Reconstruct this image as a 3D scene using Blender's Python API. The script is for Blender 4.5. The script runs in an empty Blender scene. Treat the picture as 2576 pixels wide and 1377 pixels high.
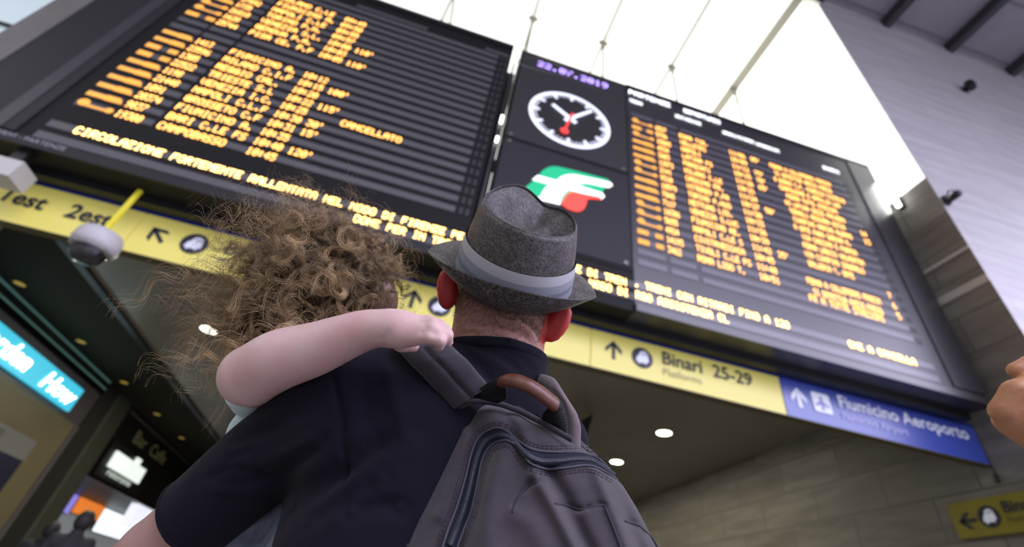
import bpy, math, random
import numpy as np
from mathutils import Vector, Matrix
random.seed(7); rng=np.random.default_rng(7)
C=bpy.context.scene.collection
SC=bpy.context.scene
# ---------------------------------------------------------------- camera
CZ=1.2; F=1181.325
RW=np.array([[0.95633448,-0.26398042,0.12545394],[0.25855933,0.56398131,-0.78426536],[0.13627702,0.78245729,0.60760938]])
CAM=np.array([0,0,CZ])
def P(px,py,d):
    """point of the place seen at photo pixel px,py at distance d along the lens axis"""
    return CAM+RW.T@(np.array([(px-1288)/F,(py-688.5)/F,1.0])*d)
cd=bpy.data.cameras.new('camera'); cam=bpy.data.objects.new('camera',cd); C.objects.link(cam); SC.camera=cam
M=RW.T@np.diag([1,-1,-1]); mw=Matrix.Identity(4)
for i in range(3):
    for j in range(3): mw[i][j]=M[i,j]
    mw[i][3]=CAM[i]
cam.matrix_world=mw
cd.sensor_fit='HORIZONTAL'; cd.sensor_width=36; cd.lens=36*F/2576; cd.clip_start=.02; cd.clip_end=200
cd.dof.use_dof=True; cd.dof.focus_distance=.58; cd.dof.aperture_fstop=3.0; cd.dof.aperture_blades=0
# ---------------------------------------------------------------- light
SC.view_settings.view_transform='Standard'; SC.view_settings.look='None'; SC.view_settings.gamma=1; SC.view_settings.use_curve_mapping=False
SC.view_settings.exposure=0.0
SC.cycles.max_bounces=6; SC.cycles.transparent_max_bounces=12; SC.cycles.sample_clamp_indirect=4
w=bpy.data.worlds.new('hall_daylight'); SC.world=w; w.use_nodes=True
bg=w.node_tree.nodes['Background']; bg.inputs[1].default_value=1.0
nt=w.node_tree; tc=nt.nodes.new('ShaderNodeTexCoord'); dp=nt.nodes.new('ShaderNodeVectorMath'); dp.operation='DOT_PRODUCT'; dp.inputs[1].default_value=(.78,-.50,.38)
nt.links.new(tc.outputs['Generated'],dp.inputs[0]); mr=nt.nodes.new('ShaderNodeMapRange'); mr.interpolation_type='SMOOTHSTEP'; mr.inputs[1].default_value=.45; mr.inputs[2].default_value=.99
nt.links.new(dp.outputs['Value'],mr.inputs[0]); mx=nt.nodes.new('ShaderNodeMix'); mx.data_type='RGBA'; mx.inputs[6].default_value=(.86,.85,.91,1); mx.inputs[7].default_value=(3.8,3.65,4.9,1)   # bright patch added to the world as window light, for the right board's glare
nt.links.new(mr.outputs[0],mx.inputs[0])
sx=nt.nodes.new('ShaderNodeSeparateXYZ'); nt.links.new(tc.outputs['Generated'],sx.inputs[0]); er=nt.nodes.new('ShaderNodeMapRange'); er.interpolation_type='SMOOTHSTEP'; er.inputs[1].default_value=.02; er.inputs[2].default_value=.62; er.inputs[3].default_value=.28; er.inputs[4].default_value=2.0   # world dimmed towards the horizon so the light falls from above
nt.links.new(sx.outputs[2],er.inputs[0]); vm=nt.nodes.new('ShaderNodeVectorMath'); vm.operation='SCALE'; nt.links.new(mx.outputs[2],vm.inputs[0]); nt.links.new(er.outputs[0],vm.inputs['Scale']); nt.links.new(vm.outputs[0],bg.inputs[0])
CEIL_E=1.03
# ---------------------------------------------------------------- helpers
MATS={}
def mat(name,col,rough=.6,metal=0,emit=None,es=0,bump=None,var=None,spec=.5,sss=0,sssr=(1,.3,.15),sheen=0,coat=0,trans=0):
    if name in MATS: return MATS[name]
    m=bpy.data.materials.new(name); m.use_nodes=True; nt=m.node_tree; b=nt.nodes['Principled BSDF']
    b.inputs['Base Color'].default_value=(*col,1); b.inputs['Roughness'].default_value=rough; b.inputs['Metallic'].default_value=metal
    b.inputs['Specular IOR Level'].default_value=spec
    if emit: b.inputs['Emission Color'].default_value=(*emit,1); b.inputs['Emission Strength'].default_value=es
    if sss:
        b.inputs['Subsurface Weight'].default_value=sss; b.inputs['Subsurface Radius'].default_value=sssr; b.inputs['Subsurface Scale'].default_value=.012
    if sheen: b.inputs['Sheen Weight'].default_value=sheen; b.inputs['Sheen Roughness'].default_value=.5
    if coat: b.inputs['Coat Weight'].default_value=coat
    if trans: b.inputs['Transmission Weight'].default_value=trans
    tc=nt.nodes.new('ShaderNodeTexCoord')
    if var:   # (scale, amount, second colour, stretch)
        n=nt.nodes.new('ShaderNodeTexNoise'); n.inputs['Scale'].default_value=var[0]; n.inputs['Detail'].default_value=6; n.inputs['Roughness'].default_value=.6
        mp=nt.nodes.new('ShaderNodeMapping'); mp.inputs['Scale'].default_value=var[3] if len(var)>3 else (1,1,1)
        nt.links.new(tc.outputs['Object'],mp.inputs[0]); nt.links.new(mp.outputs[0],n.inputs[0])
        r=nt.nodes.new('ShaderNodeMapRange'); r.inputs[1].default_value=.5-var[1]; r.inputs[2].default_value=.5+var[1]
        mx=nt.nodes.new('ShaderNodeMix'); mx.data_type='RGBA'; mx.inputs[6].default_value=(*col,1); mx.inputs[7].default_value=(*var[2],1)
        nt.links.new(n.outputs[0],r.inputs[0]); nt.links.new(r.outputs[0],mx.inputs[0]); nt.links.new(mx.outputs[2],b.inputs['Base Color'])
    if bump:  # list of (kind, scale, strength, distance)
        last=None
        for kind,sc,st,di in bump:
            if kind=='noise': t=nt.nodes.new('ShaderNodeTexNoise'); t.inputs['Scale'].default_value=sc; t.inputs['Detail'].default_value=5
            elif kind=='voro': t=nt.nodes.new('ShaderNodeTexVoronoi'); t.inputs['Scale'].default_value=sc
            nt.links.new(tc.outputs['Object'],t.inputs[0])
            bp=nt.nodes.new('ShaderNodeBump'); bp.inputs['Strength'].default_value=st; bp.inputs['Distance'].default_value=di
            nt.links.new(t.outputs[0],bp.inputs['Height'])
            if last: nt.links.new(last.outputs[0],bp.inputs['Normal'])
            last=bp
        nt.links.new(last.outputs[0],b.inputs['Normal'])
    MATS[name]=m; return m
def parent_to(o,p):
    o.parent=p; o.matrix_parent_inverse=Matrix.Translation(-p.location) if (p.parent is None) else Matrix.Identity(4)
ROOTLOC={}
def link(name,me,m,parent=None):
    o=bpy.data.objects.new(name,me); C.objects.link(o)
    for q in (m if isinstance(m,(list,tuple)) else [m]): me.materials.append(q)
    if parent is not None:
        o.parent=parent; r=parent
        while r.parent is not None: r=r.parent
        o.matrix_parent_inverse=Matrix.Translation(-r.location) if parent is r else Matrix.Identity(4)
    return o
def tag(o,label=None,cat=None,group=None,kind=None):
    if label: o['label']=label
    if cat: o['category']=cat
    if group: o['group']=group
    if kind: o['kind']=kind
    return o
def empty(name,loc,label=None,cat=None,group=None):
    o=bpy.data.objects.new(name,None); C.objects.link(o); o.location=Vector([float(a) for a in loc]); o.empty_display_size=.1
    return tag(o,label,cat,group)
class MB:
    def __init__(s): s.v=[]; s.f=[]; s.mi=[]; s.n=0
    def add(s,v,f,mi=0):
        v=np.asarray(v,float); s.v.append(v); s.f+= [[i+s.n for i in q] for q in f]; s.mi+=[mi]*len(f); s.n+=len(v); return s
    def box(s,x0,x1,y0,y1,z0,z1,mi=0):
        v=[(x,y,z) for x in (x0,x1) for y in (y0,y1) for z in (z0,z1)]
        return s.add(v,[(0,1,3,2),(4,6,7,5),(0,4,5,1),(2,3,7,6),(0,2,6,4),(1,5,7,3)],mi)
    def quadY(s,x0,x1,z0,z1,y,mi=0):   # facing -Y
        return s.add([(x0,y,z0),(x1,y,z0),(x1,y,z1),(x0,y,z1)],[(0,1,2,3)],mi)
    def poly(s,pts,mi=0): return s.add(pts,[tuple(range(len(pts)))],mi)
    def prism(s,pts,d,mi=0):           # planar outline pts pushed along d
        n=len(pts); a=np.asarray(pts,float); b=a+np.asarray(d,float)
        return s.add(np.vstack([a,b]),[tuple(range(n)),tuple(range(2*n-1,n-1,-1))]+[(i,i+n,(i+1)%n+n,(i+1)%n) for i in range(n)],mi)
    def tube(s,pts,r,n=12,mi=0,cap=True,ell=None,up=None):
        pts=np.asarray(pts,float); k=len(pts); r=np.broadcast_to(r,(k,)); vs=[]
        t=np.gradient(pts,axis=0); t/=np.linalg.norm(t,axis=1)[:,None]
        u=np.array(up if up is not None else ((0,0,1) if abs(t[0,2])<.9 else (1,0,0)),float)
        for i in range(k):
            u=u-t[i]*(u@t[i]); u/=np.linalg.norm(u); w_=np.cross(t[i],u)
            a=np.arange(n)*2*np.pi/n
            e=1 if ell is None else ell
            vs.append(pts[i]+r[i]*(np.cos(a)[:,None]*u+e*np.sin(a)[:,None]*w_))
        f=[(i*n+j,i*n+(j+1)%n,(i+1)*n+(j+1)%n,(i+1)*n+j) for i in range(k-1) for j in range(n)]
        if cap: f+=[tuple(range(n-1,-1,-1)),tuple(range((k-1)*n,k*n))]
        return s.add(np.vstack(vs),f,mi)
    def lathe(s,prof,c,n=32,mi=0,axis='z'):  # prof (r,h)
        k=len(prof); vs=[]
        for r,h in prof:
            a=np.arange(n)*2*np.pi/n
            x,y,z=r*np.cos(a),r*np.sin(a),np.full(n,h)
            if axis=='y': x,y,z=x,np.full(n,h),y
            if axis=='x': x,y,z=np.full(n,h),x,y
            vs.append(np.stack([x+c[0],y+c[1],z+c[2]],1))
        f=[(i*n+j,i*n+(j+1)%n,(i+1)*n+(j+1)%n,(i+1)*n+j) for i in range(k-1) for j in range(n)]
        return s.add(np.vstack(vs),f,mi)
    def build(s,name,m,parent=None,smooth=False):
        me=bpy.data.meshes.new(name); me.from_pydata([tuple(a) for a in np.vstack(s.v)] ,[],s.f)
        if any(s.mi): me.polygons.foreach_set('material_index',s.mi)
        if smooth: me.polygons.foreach_set('use_smooth',[True]*len(me.polygons))
        me.update(); return link(name,me,m,parent)
def copy_tree(o,loc=None,parent=None):
    c=o.copy(); C.objects.link(c)
    if parent is not None: c.parent=parent
    if loc is not None: c.location=loc
    for ch in list(o.children): copy_tree(ch,None,c)
    return c
def struct(mb,name,m):
    o=mb.build(name,m); o['kind']='structure'; return o
# text as mesh; frame (origin, right, up), written on a plane
def text_mesh(name,s,origin,right,up,size,m,parent=None,depth=.006,align='LEFT',bold=0.0,sx=1.0,shear=0):
    cu=bpy.data.curves.new('t','FONT'); cu.body=s; cu.size=size; cu.align_x=align; cu.extrude=0; cu.offset=bold; cu.resolution_u=3; cu.shear=shear
    o=bpy.data.objects.new('t',cu); C.objects.link(o)
    me=bpy.data.meshes.new_from_object(o.evaluated_get(bpy.context.evaluated_depsgraph_get()))
    bpy.data.objects.remove(o)
    r=np.array(right,float); u=np.array(up,float); nrm=np.cross(r,u)
    co=np.empty(len(me.vertices)*3); me.vertices.foreach_get('co',co); co=co.reshape(-1,3)
    new=np.array(origin,float)+co[:,:1]*sx*r+co[:,1:2]*u+nrm*depth
    me.vertices.foreach_set('co',new.ravel()); me.update(); me.materials.clear()
    return link(name,me,m,parent)
# ================================================================ SETTING
XR=8.2; YF=3.84; YB=4.53; YS=5.0; ZS=CZ+4.14; ZL=CZ+15.2; ZH=CZ+15.9
def stone_mat(name,c1,c2,c3,axes,bw,bh,mort=.012,streak=(1,1,1),rough=.55):
    """travertine blocks: brick courses mixed with drawn-out streaks; axes picks the wall plane"""
    m=bpy.data.materials.new(name); m.use_nodes=True; nt=m.node_tree; b=nt.nodes['Principled BSDF']; b.inputs['Roughness'].default_value=rough
    tc=nt.nodes.new('ShaderNodeTexCoord'); sp=nt.nodes.new('ShaderNodeSeparateXYZ'); cb=nt.nodes.new('ShaderNodeCombineXYZ')
    nt.links.new(tc.outputs['Object'],sp.inputs[0]); nt.links.new(sp.outputs[axes[0]],cb.inputs[0]); nt.links.new(sp.outputs[axes[1]],cb.inputs[1])
    br=nt.nodes.new('ShaderNodeTexBrick'); br.inputs['Scale'].default_value=1; br.inputs['Brick Width'].default_value=bw; br.inputs['Row Height'].default_value=bh
    br.inputs['Mortar Size'].default_value=mort; br.inputs['Color1'].default_value=(*c1,1); br.inputs['Color2'].default_value=(*c2,1); br.inputs['Mortar'].default_value=(*[a*.6 for a in c3],1)
    nt.links.new(cb.outputs[0],br.inputs[0])
    mp=nt.nodes.new('ShaderNodeMapping'); mp.inputs['Scale'].default_value=(*streak,); nt.links.new(cb.outputs[0],mp.inputs[0])
    n=nt.nodes.new('ShaderNodeTexNoise'); n.inputs['Scale'].default_value=1; n.inputs['Detail'].default_value=8; n.inputs['Roughness'].default_value=.65; nt.links.new(mp.outputs[0],n.inputs[0])
    r=nt.nodes.new('ShaderNodeMapRange'); r.inputs[1].default_value=.38; r.inputs[2].default_value=.66; nt.links.new(n.outputs[0],r.inputs[0])
    mx=nt.nodes.new('ShaderNodeMix'); mx.data_type='RGBA'; mx.inputs[7].default_value=(*c3,1); nt.links.new(r.outputs[0],mx.inputs[0]); nt.links.new(br.outputs[0],mx.inputs[6])
    nt.links.new(mx.outputs[2],b.inputs['Base Color'])
    bp=nt.nodes.new('ShaderNodeBump'); bp.inputs['Strength'].default_value=.3; bp.inputs['Distance'].default_value=.02; nt.links.new(n.outputs[0],bp.inputs['Height']); nt.links.new(bp.outputs[0],b.inputs['Normal'])
    return m
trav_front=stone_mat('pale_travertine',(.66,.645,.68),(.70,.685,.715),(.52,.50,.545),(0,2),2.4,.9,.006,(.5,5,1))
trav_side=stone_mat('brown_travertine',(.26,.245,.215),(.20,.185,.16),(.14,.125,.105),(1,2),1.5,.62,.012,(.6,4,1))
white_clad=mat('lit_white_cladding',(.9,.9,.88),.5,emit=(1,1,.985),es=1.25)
ceil_lit=mat('lit_ceiling_panel',(.9,.9,.85),.5,emit=(1,.995,.95),es=CEIL_E)
beam_m=mat('ceiling_beam_paint',(.36,.34,.27),.6)
black_m=mat('black_metal',(.012,.012,.014),.45)
dark_m=mat('charcoal_panel',(.022,.022,.025),.45,spec=.25)
steel=mat('brushed_steel',(.25,.24,.22),.4,metal=.6)
# floor
fl=MB(); fl.box(-26,26,-24,34,-.1,0); struct(fl,'floor',mat('station_floor',(.26,.245,.22),.25,var=(1.2,.2,(.20,.19,.17))))
# front wall right of the opening, with its upper reveal clad in lit white panels
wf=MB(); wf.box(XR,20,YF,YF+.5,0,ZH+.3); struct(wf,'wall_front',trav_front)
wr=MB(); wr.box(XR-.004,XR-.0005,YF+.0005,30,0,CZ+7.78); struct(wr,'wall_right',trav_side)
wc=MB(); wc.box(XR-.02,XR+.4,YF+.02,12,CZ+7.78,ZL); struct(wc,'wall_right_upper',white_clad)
# raised steel bands across the stone reveal
tr=MB()
for zz,h in ((5.32,.14),(6.0,.06)): tr.box(XR-.03,XR,YF-.01,YB+.1,CZ+zz,CZ+zz+h)
struct(tr,'trim_1',mat('pale_stone_band',(.52,.5,.46),.5))
# left pier beside the board and the glazed wall left of it
wl=MB(); wl.box(-5.99,-5.66,YF+.66,6.2,CZ+3.3,ZL); struct(wl,'wall_left',mat('grey_pier',(.16,.155,.14),.5,var=(2,.2,(.13,.125,.115))))
win=MB(); win.quadY(-16,-5.99,CZ+2.0,ZH,6.3)
struct(win,'window_1',mat('frosted_glazing',(.5,.6,.62),.3,emit=(.50,.60,.64),es=.62))
wmu=MB()
for x in (-6.6,-8.2,-9.8,-11.4,-13): wmu.box(x-.05,x+.05,6.2,6.3,CZ+2,ZH)
for z in np.arange(4.2,15,1.5): wmu.box(-16,-5.99,6.22,6.28,CZ+z,CZ+z+.05)
struct(wmu,'window_2',black_m)
# wall behind the board, fascia above the passage
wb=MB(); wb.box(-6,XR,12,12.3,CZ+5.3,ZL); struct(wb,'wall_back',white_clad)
fa=MB(); fa.box(-6.0,XR,5.35,5.5,CZ+3.3,CZ+5.2); struct(fa,'wall_passage_fascia',mat('olive_fascia',(.05,.047,.035),.5))
lf=MB(); lf.box(-6.0,XR,5.36,12,CZ+5.2,CZ+5.3); struct(lf,'wall_gallery_slab',dark_m)
rl=MB()
rl.box(-6,XR,5.22,5.34,CZ+3.60,CZ+3.68); rl.box(-6,XR,5.18,5.34,CZ+3.76,CZ+3.84,1); rl.box(-6,XR,5.28,5.34,CZ+3.46,CZ+3.54,1)
rl.tube([(-6,5.1,CZ+3.5),(XR,5.1,CZ+3.5)],.02,8)
struct(rl,'trim_2',[mat('rail_grey',(.2,.19,.17),.35,metal=.4),mat('rail_brown',(.10,.085,.05),.5)])
# passage ceiling: pale bay and a lower dark glossy bay on the left
so=MB(); so.box(-6.0,XR,5.3,30,ZS,ZS+.12); struct(so,'ceiling_passage',mat('passage_soffit',(.26,.24,.19),.35,var=(.35,.2,(.18,.165,.125))))
sd=MB(); sd.box(-8.2,-6.12,4.0,30,ZS-.02,ZS+.1); struct(sd,'ceiling_passage_dark',mat('dark_soffit',(.030,.029,.020),.8,spec=.1))
sg=MB(); sg.box(-6.14,-5.98,4.0,30,ZS-.06,ZS+.1); struct(sg,'trim_3',black_m)
we=MB(); we.box(-14,XR,30,30.2,0,ZS); struct(we,'wall_passage_end',mat('passage_end',(.16,.145,.11),.6))
# luminous ceiling over the board with its beams
lc=MB()
xs=np.arange(-6.4,8.3,.84); ys=np.arange(3.9,12.1,1.35)
for i in range(len(xs)-1):
    for j in range(len(ys)-1): lc.box(xs[i]+.008,xs[i+1]-.008,ys[j]+.02,ys[j+1]-.02,ZL,ZL+.03)
lc.box(7.98,XR,3.9,12,ZL,ZL+.03)
struct(lc,'ceiling_lit',ceil_lit)
lb=MB(); lb.box(-6.4,XR,3.8,12,ZL+.03,ZL+.1); struct(lb,'ceiling_lit_backing',mat('ceiling_joint',(.6,.6,.52),.6,emit=(1,.98,.85),es=.45))
ROD=[-4.34,-1.91,.57,2.90,5.28,7.52]
for i,x in enumerate(ROD):
    b_=MB(); wdt=.10 if i==5 else .03
    b_.box(x-wdt,x+wdt,3.84,12,ZL-.16 if i==5 else ZL-.07,ZL)
    o=b_.build('ceiling_beam',beam_m)
    lab=['thin pale ceiling beam farthest left, above the left display board','thin pale ceiling beam above the middle of the left display board','thin pale beam on the bright ceiling just right of the gap between left board and clock','thin pale beam on the bright ceiling above the clock panel','thin pale beam on the bright ceiling above the right board header','thick beam on the bright ceiling nearest the pale stone wall'][i]
    tag(o,lab,'beam','beams across the bright ceiling')
# rods
def rod(x,first,lab):
    if first is None:
        r=empty('hanging_rod',(0,0,0))
        a=MB(); a.tube([(0,0,0),(0,0,ZL-.1-(CZ+8.0))],.035,8); a.build('rod',mat('rod_grey',(.22,.21,.17),.5),r)
        b2=MB(); h=ZL-.1-(CZ+8.0); b2.box(-.14,.14,-.05,.05,h-.03,h+.03); b2.tube([(0,0,h),(0,0,h-.5)],[.09,.03],8); b2.build('ceiling_plate',mat('rod_grey',(.3,.3,.3)),r)
    else: r=copy_tree(first)
    r.location=(x,6.74,CZ+8.0); return tag(r,lab,'rod','rods hanging from the bright ceiling')
R0=None
for i,x in enumerate(ROD):
    lab=['hanging steel rod from the bright ceiling, farthest left','hanging steel rod from the bright ceiling above the right part of the left board','hanging steel rod just right of the gap between left board and clock panel','hanging steel rod above the right edge of the clock panel','hanging steel rod above the header of the right board','hanging steel rod nearest the stone wall, below the thick ceiling beam'][i]
    q=rod(x,R0,lab); R0=R0 or q
gt=MB(); gt.box(-6,XR,6.6,6.9,CZ+7.9,CZ+8.0); tag(gt.build('support_beam',dark_m),'dark horizontal support beam behind the display boards','beam')
# main hall ceiling with dark beams (upper right)
hc=MB(); hc.box(-20,24,-9,YF+.1,ZH,ZH+.2); struct(hc,'ceiling_hall',mat('hall_ceiling_panel',(.36,.34,.40),.6,var=(.5,.2,(.3,.28,.34))))
hs=MB()
for y in np.arange(-8.5,YF,1.35): hs.box(XR-2,24,y,y+.05,ZH-.03,ZH)
struct(hs,'trim_4',mat('hall_ceiling_joint',(.22,.2,.25),.6))
i=0
for x in (8.35,10.62,12.9,15.2,17.5):
    b_=MB(); b_.box(x-.10,x+.10,-9,YF,ZH-.34,ZH); o=b_.build('hall_ceiling_beam',mat('hall_beam',(.05,.048,.06),.5))
    tag(o,['dark beam under the hall ceiling, just above the edge of the bright opening','dark beam under the hall ceiling, leftmost one meeting the top of the stone wall in view','dark beam under the hall ceiling, middle of those meeting the stone wall','dark beam under the hall ceiling at the right edge of the photo','dark beam under the hall ceiling beyond the right edge of the photo'][i],'beam','dark beams of the hall ceiling'); i+=1
# small fixture high on the pale stone wall
fx=empty('wall_lamp',(11.9,YF,CZ+12.87),'small dark lamp fixture high on the pale stone wall','lamp')
a=MB(); a.box(11.83,11.97,YF-.04,YF,CZ+12.78,CZ+12.98); a.build('bracket',black_m,fx)
a=MB(); a.lathe([(0,-.12),(.09,-.12),(.12,.0),(.1,.14),(0,.14)],(11.9,YF-.16,CZ+12.86),16); a.build('lamp_housing',black_m,fx,True)
# small surveillance camera at the corner of the stone reveal
cc=empty('security_camera',(8.3,YF,CZ+7.15),'small black security camera on the corner of the stone reveal beside the right board','camera')
a=MB(); a.box(8.24,8.34,YF-.06,YF,CZ+7.06,CZ+7.24); a.tube([(8.29,YF-.05,CZ+7.2),(8.29,YF-.14,CZ+7.3),(8.29,YF-.2,CZ+7.24)],.015,6); a.build('bracket',black_m,cc)
a=MB(); a.tube([(8.29,YF-.05,CZ+7.12),(8.20,YF-.28,CZ+7.06)],[.06,.065],10); a.build('camera_body',black_m,cc,True)
# fluorescent tube beside the board end
tl=empty('tube_light',(8.1,4.42,CZ+7.9),'bright white vertical tube light between the right board and the stone reveal','lamp')
a=MB(); a.box(8.12,8.18,4.38,4.46,CZ+7.5,CZ+8.36); a.build('housing',steel,tl)
a=MB(); a.tube([(8.09,4.42,CZ+7.52),(8.09,4.42,CZ+8.34)],.035,10); a.build('tube',mat('tube_glow',(1,1,1),.5,emit=(1,1,.98),es=22),tl)
# downlights
def downl(i,x,y,lab,r=.16,dim=False,first=None):
    if first is None:
        d=empty('downlight',(0,0,0))
        a=MB(); a.lathe([(r,.0),(r+.03,-.012),(r+.03,0.0)],(0,0,0),24); a.build('rim',mat('downlight_rim_dark' if dim else 'downlight_rim',(.04,.04,.03) if dim else (.5,.5,.45),.4),d)
        a=MB(); a.lathe([(0,-.004),(r,-.004)],(0,0,0),24); a.build('lens',mat('downlight_lens_dim' if dim else 'downlight_lens',(.1,.08,.03) if dim else (1,1,1),.4,emit=(1,.72,.12) if dim else (1,1,.8),es=.28 if dim else 14),d)
    else: d=copy_tree(first)
    d.location=(x,y,ZS-(.021 if dim else .001)); return tag(d,lab,'downlight','dim yellow downlights above the shop fronts' if dim else 'round white downlights in the passage ceiling')
D0=downl(0,5.79,9.64,'white downlight below the seam left of Binari 25-29, the larger right one')
downl(1,5.85,12.27,'white downlight just above the right edge of the backpack, the lower left one',first=D0)
downl(2,-4.31,9.77,'white downlight glowing through the left edge of the curly hair',first=D0)
for k,(x,y) in enumerate(((5.85,15.2),(5.85,18.2),(.75,15.2),(.75,18.2),(-4.31,15.2),(-4.31,18.2))):  # extra unseen downlights, added to brighten the passage
    downl(20+k,x,y,'added unseen downlight deep in the passage, %s row, %s'%(['third','fourth'][k%2],['beside the stone wall','along the middle','on the left side'][k//2]),first=D0)
for x,y in ((5.79,9.64),(5.85,12.27),(-4.31,9.77),(5.85,15.2),(.75,15.2),(-4.31,15.2),(.75,20)):  # lamps under seen and added downlights, the last without a fitting
    ld=bpy.data.lights.new('downlight_fill_beam','AREA'); ld.shape='DISK'; ld.size=.3; ld.energy=45 if x>5 else 110; ld.color=(1,.93,.72); lo=bpy.data.objects.new('downlight_fill_beam',ld); C.objects.link(lo); lo.location=(x,y,ZS-.03)
E0=None
for i,(x,y) in enumerate(((-7.72,9.61),(-7.65,12.03),(-7.59,14.47),(-7.55,17.07),(-7.51,19.63))):
    q=downl(3+i,x,y,['dim yellow downlight nearest, at the left photo edge above the teal glass','second dim yellow downlight, above the blue shop sign','third dim yellow downlight, above the post between the two shops','fourth dim yellow downlight, above the black shop front','farthest dim yellow downlight, just left of the man\'s black sleeve'][i],.10,True,E0); E0=E0 or q
# ================================================================ DISPLAY BOARDS
G5={'A':'0E11111F111111','B':'1E11111E11111E','C':'0E11101010110E','D':'1E11111111111E','E':'1F10101E10101F','F':'1F10101E101010','G':'0E11101713110F','H':'1111111F111111','I':'0E04040404040E','L':'1010101010101F','M':'111B1515111111','N':'11191513111111','O':'0E11111111110E','P':'1E11111E101010','Q':'0E11111115120D','R':'1E11111E141211','S':'0F10100E01011E','T':'1F040404040404','U':'1111111111110E','V':'11111111110A04','Z':'1F01020408101F','0':'0E11131519110E','1':'040C040404040E','2':'0E11010204081F','3':'1F02040201110E','4':'02060A121F0202','5':'1F101E0101110E','6':'0608101E11110E','7':'1F010204080808','8':'0E11110E11110E','9':'0E11110F01020C','.':'00000000000C0C',',':'000000000C0408',"'":'0C040800000000','-':'0000001F000000',':':'000C0C000C0C00','/':'00010204081000',' ':'00000000000000'}
amber=mat('amber_led',(.02,.01,0),.6,emit=(1,.45,.09),es=5.0)
amber2=mat('amber_led_mark',(.02,.01,0),.6,emit=(1,.43,.075),es=1.5)
amber_hot=mat('amber_led_message',(.02,.01,0),.6,emit=(1,.55,.16),es=9.0)
white_led=mat('white_led',(.02,.02,.02),.6,emit=(.85,.88,1),es=5)
violet_led=mat('violet_led',(.02,.02,.02),.6,emit=(.42,.30,1),es=4)
bar_m=mat('led_module_strip',(.112,.112,.118),.4,spec=.25)
face_m=mat('board_face',(.012,.012,.013),.5,spec=.15)
face2=mat('board_matte_face',(.03,.03,.037),.5,spec=.25)
FY=YB-.012
def ledrow(parent,items,z,m,name='led_text',h=.124,y=FY,dz=None):
    """items: (text, x start, char pitch); every lit dot a small square in front of the strips"""
    mb=MB(); ph=h/7
    for s,x0,pw in items:
        dx=pw/6
        for ci,ch in enumerate(s):
            g=G5.get(ch,G5[' '])
            for r in range(7):
                bits=int(g[2*r:2*r+2],16)
                for c in range(5):
                    if bits>>(4-c)&1:
                        cx=x0+ci*pw+(c+.5)*dx; cz=z+h/2-(r+.5)*ph
                        mb.quadY(cx-dx*.5,cx+dx*.5,cz-ph*.5,cz+ph*.5,y)
    return mb.build(name,m,parent)
def train_mark(mb,x,z,kind,wd,y=FY):
    if kind=='A': mb.quadY(x,x+wd*.62,z-.045,z+.03,y); mb.poly([(x+wd*.5,y,z+.045),(x+wd*.5,y,z-.055),(x+wd,y,z-.05),(x+wd*.86,y,z+.045)])
    elif kind=='B':
        mb.lathe([(0,0),(.062,0)],(x+.07,y,z+.02),14,0,'y'); mb.quadY(x+.06,x+wd-.05,z-.035,z-.0,y); mb.lathe([(0,0),(.045,0)],(x+wd-.05,y,z-.005),14,0,'y')
    else: mb.quadY(x,x+wd*.42,z-.05,z+.045,y); mb.quadY(x+wd*.68,x+wd*.97,z-.045,z+.045,y)
PIT=.197; Z0=CZ+4.295
# ---- left board
lbd=empty('display_board',(-2.7,YB,CZ+3.45),'large left departure display board with amber LED rows, its right half blank','display board')
a=MB(); a.box(-5.65,.14,YB,YB+.42,CZ+3.45,CZ+8.79); a.box(-5.65,-4.85,YB-.02,YB,CZ+3.62,CZ+8.79,1); a.box(-5.65,.14,YB-.035,YB,CZ+3.45,CZ+3.58,1); a.box(-5.65,.14,YB-.03,YB,CZ+8.68,CZ+8.79,1); a.box(-5.12,-4.98,YB-.028,YB-.02,CZ+3.62,CZ+8.7,2)
a.build('housing',[face_m,dark_m,mat('bezel_strip',(.04,.04,.044),.35)],lbd)
a=MB()
for k in range(21):
    z=Z0+k*PIT
    for x0,x1 in ((-4.67,-4.27),(-4.23,-3.81),(-3.76,-.09)):
        a.box(x0,x1,YB-.008,YB,z-.052,z+.052)
for z in (CZ+3.87,CZ+3.67): a.box(-4.68,.14,YB-.008,YB,z-.055,z+.055)
a.box(-4.67,-3.4,YB-.008,YB,CZ+8.34,CZ+8.42); a.box(-2.7,-1.44,YB-.008,YB,CZ+8.35,CZ+8.42); a.box(-.36,.08,YB-.008,YB,CZ+8.35,CZ+8.42)
a.box(-3.3,-2.95,YB-.008,YB,CZ+8.5,CZ+8.58)
a.build('module_strips',bar_m,lbd)
a=MB()
for k in range(21):
    z=Z0+k*PIT
    for x in (-.035,.05): 
        for zz in (-.03,.03): a.quadY(x,x+.04,z+zz-.018,z+zz+.018,FY)
a.build('platform_dots',mat('unlit_dots',(.07,.07,.075),.4),lbd)
a=text_mesh('label_print','ARRIVI - PARTENZE',(-5.0,FY-.03,CZ+3.50),(1,0,0),(0,0,1),.085,mat('pale_print',(.35,.36,.4),.5),lbd)
LD={0:('B','CAMPOBASSO',None),1:('A','ROMA MILANO C.LE'[0:0]+'BARI C.LE FS',"120'"),2:('A','FIUMICINO A.',None),3:('A','GROSSETO C.F',"15'"),4:('A','NAPOLI C.L.F',"30'"),5:('A','VENEZIA I.C.',None),6:('C','TRIESTE S.L',"115'"),7:('C','REGGIO CAL.',None),8:('A','MILANO C.I.F',"100'"),9:('A','FIUMICINO A.',None),
 12:('C','PISA CE. P.F',None),13:('B','GENOVA P.A.',None),14:('B','VENEZIA S.L.',None),15:('A','TORINO P.N.',"180'"),16:('A','NAPOLI C.LE',None),17:('A','FIUMICINO A.',"105'"),18:('B','MILANO C.LE',None)}
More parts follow.
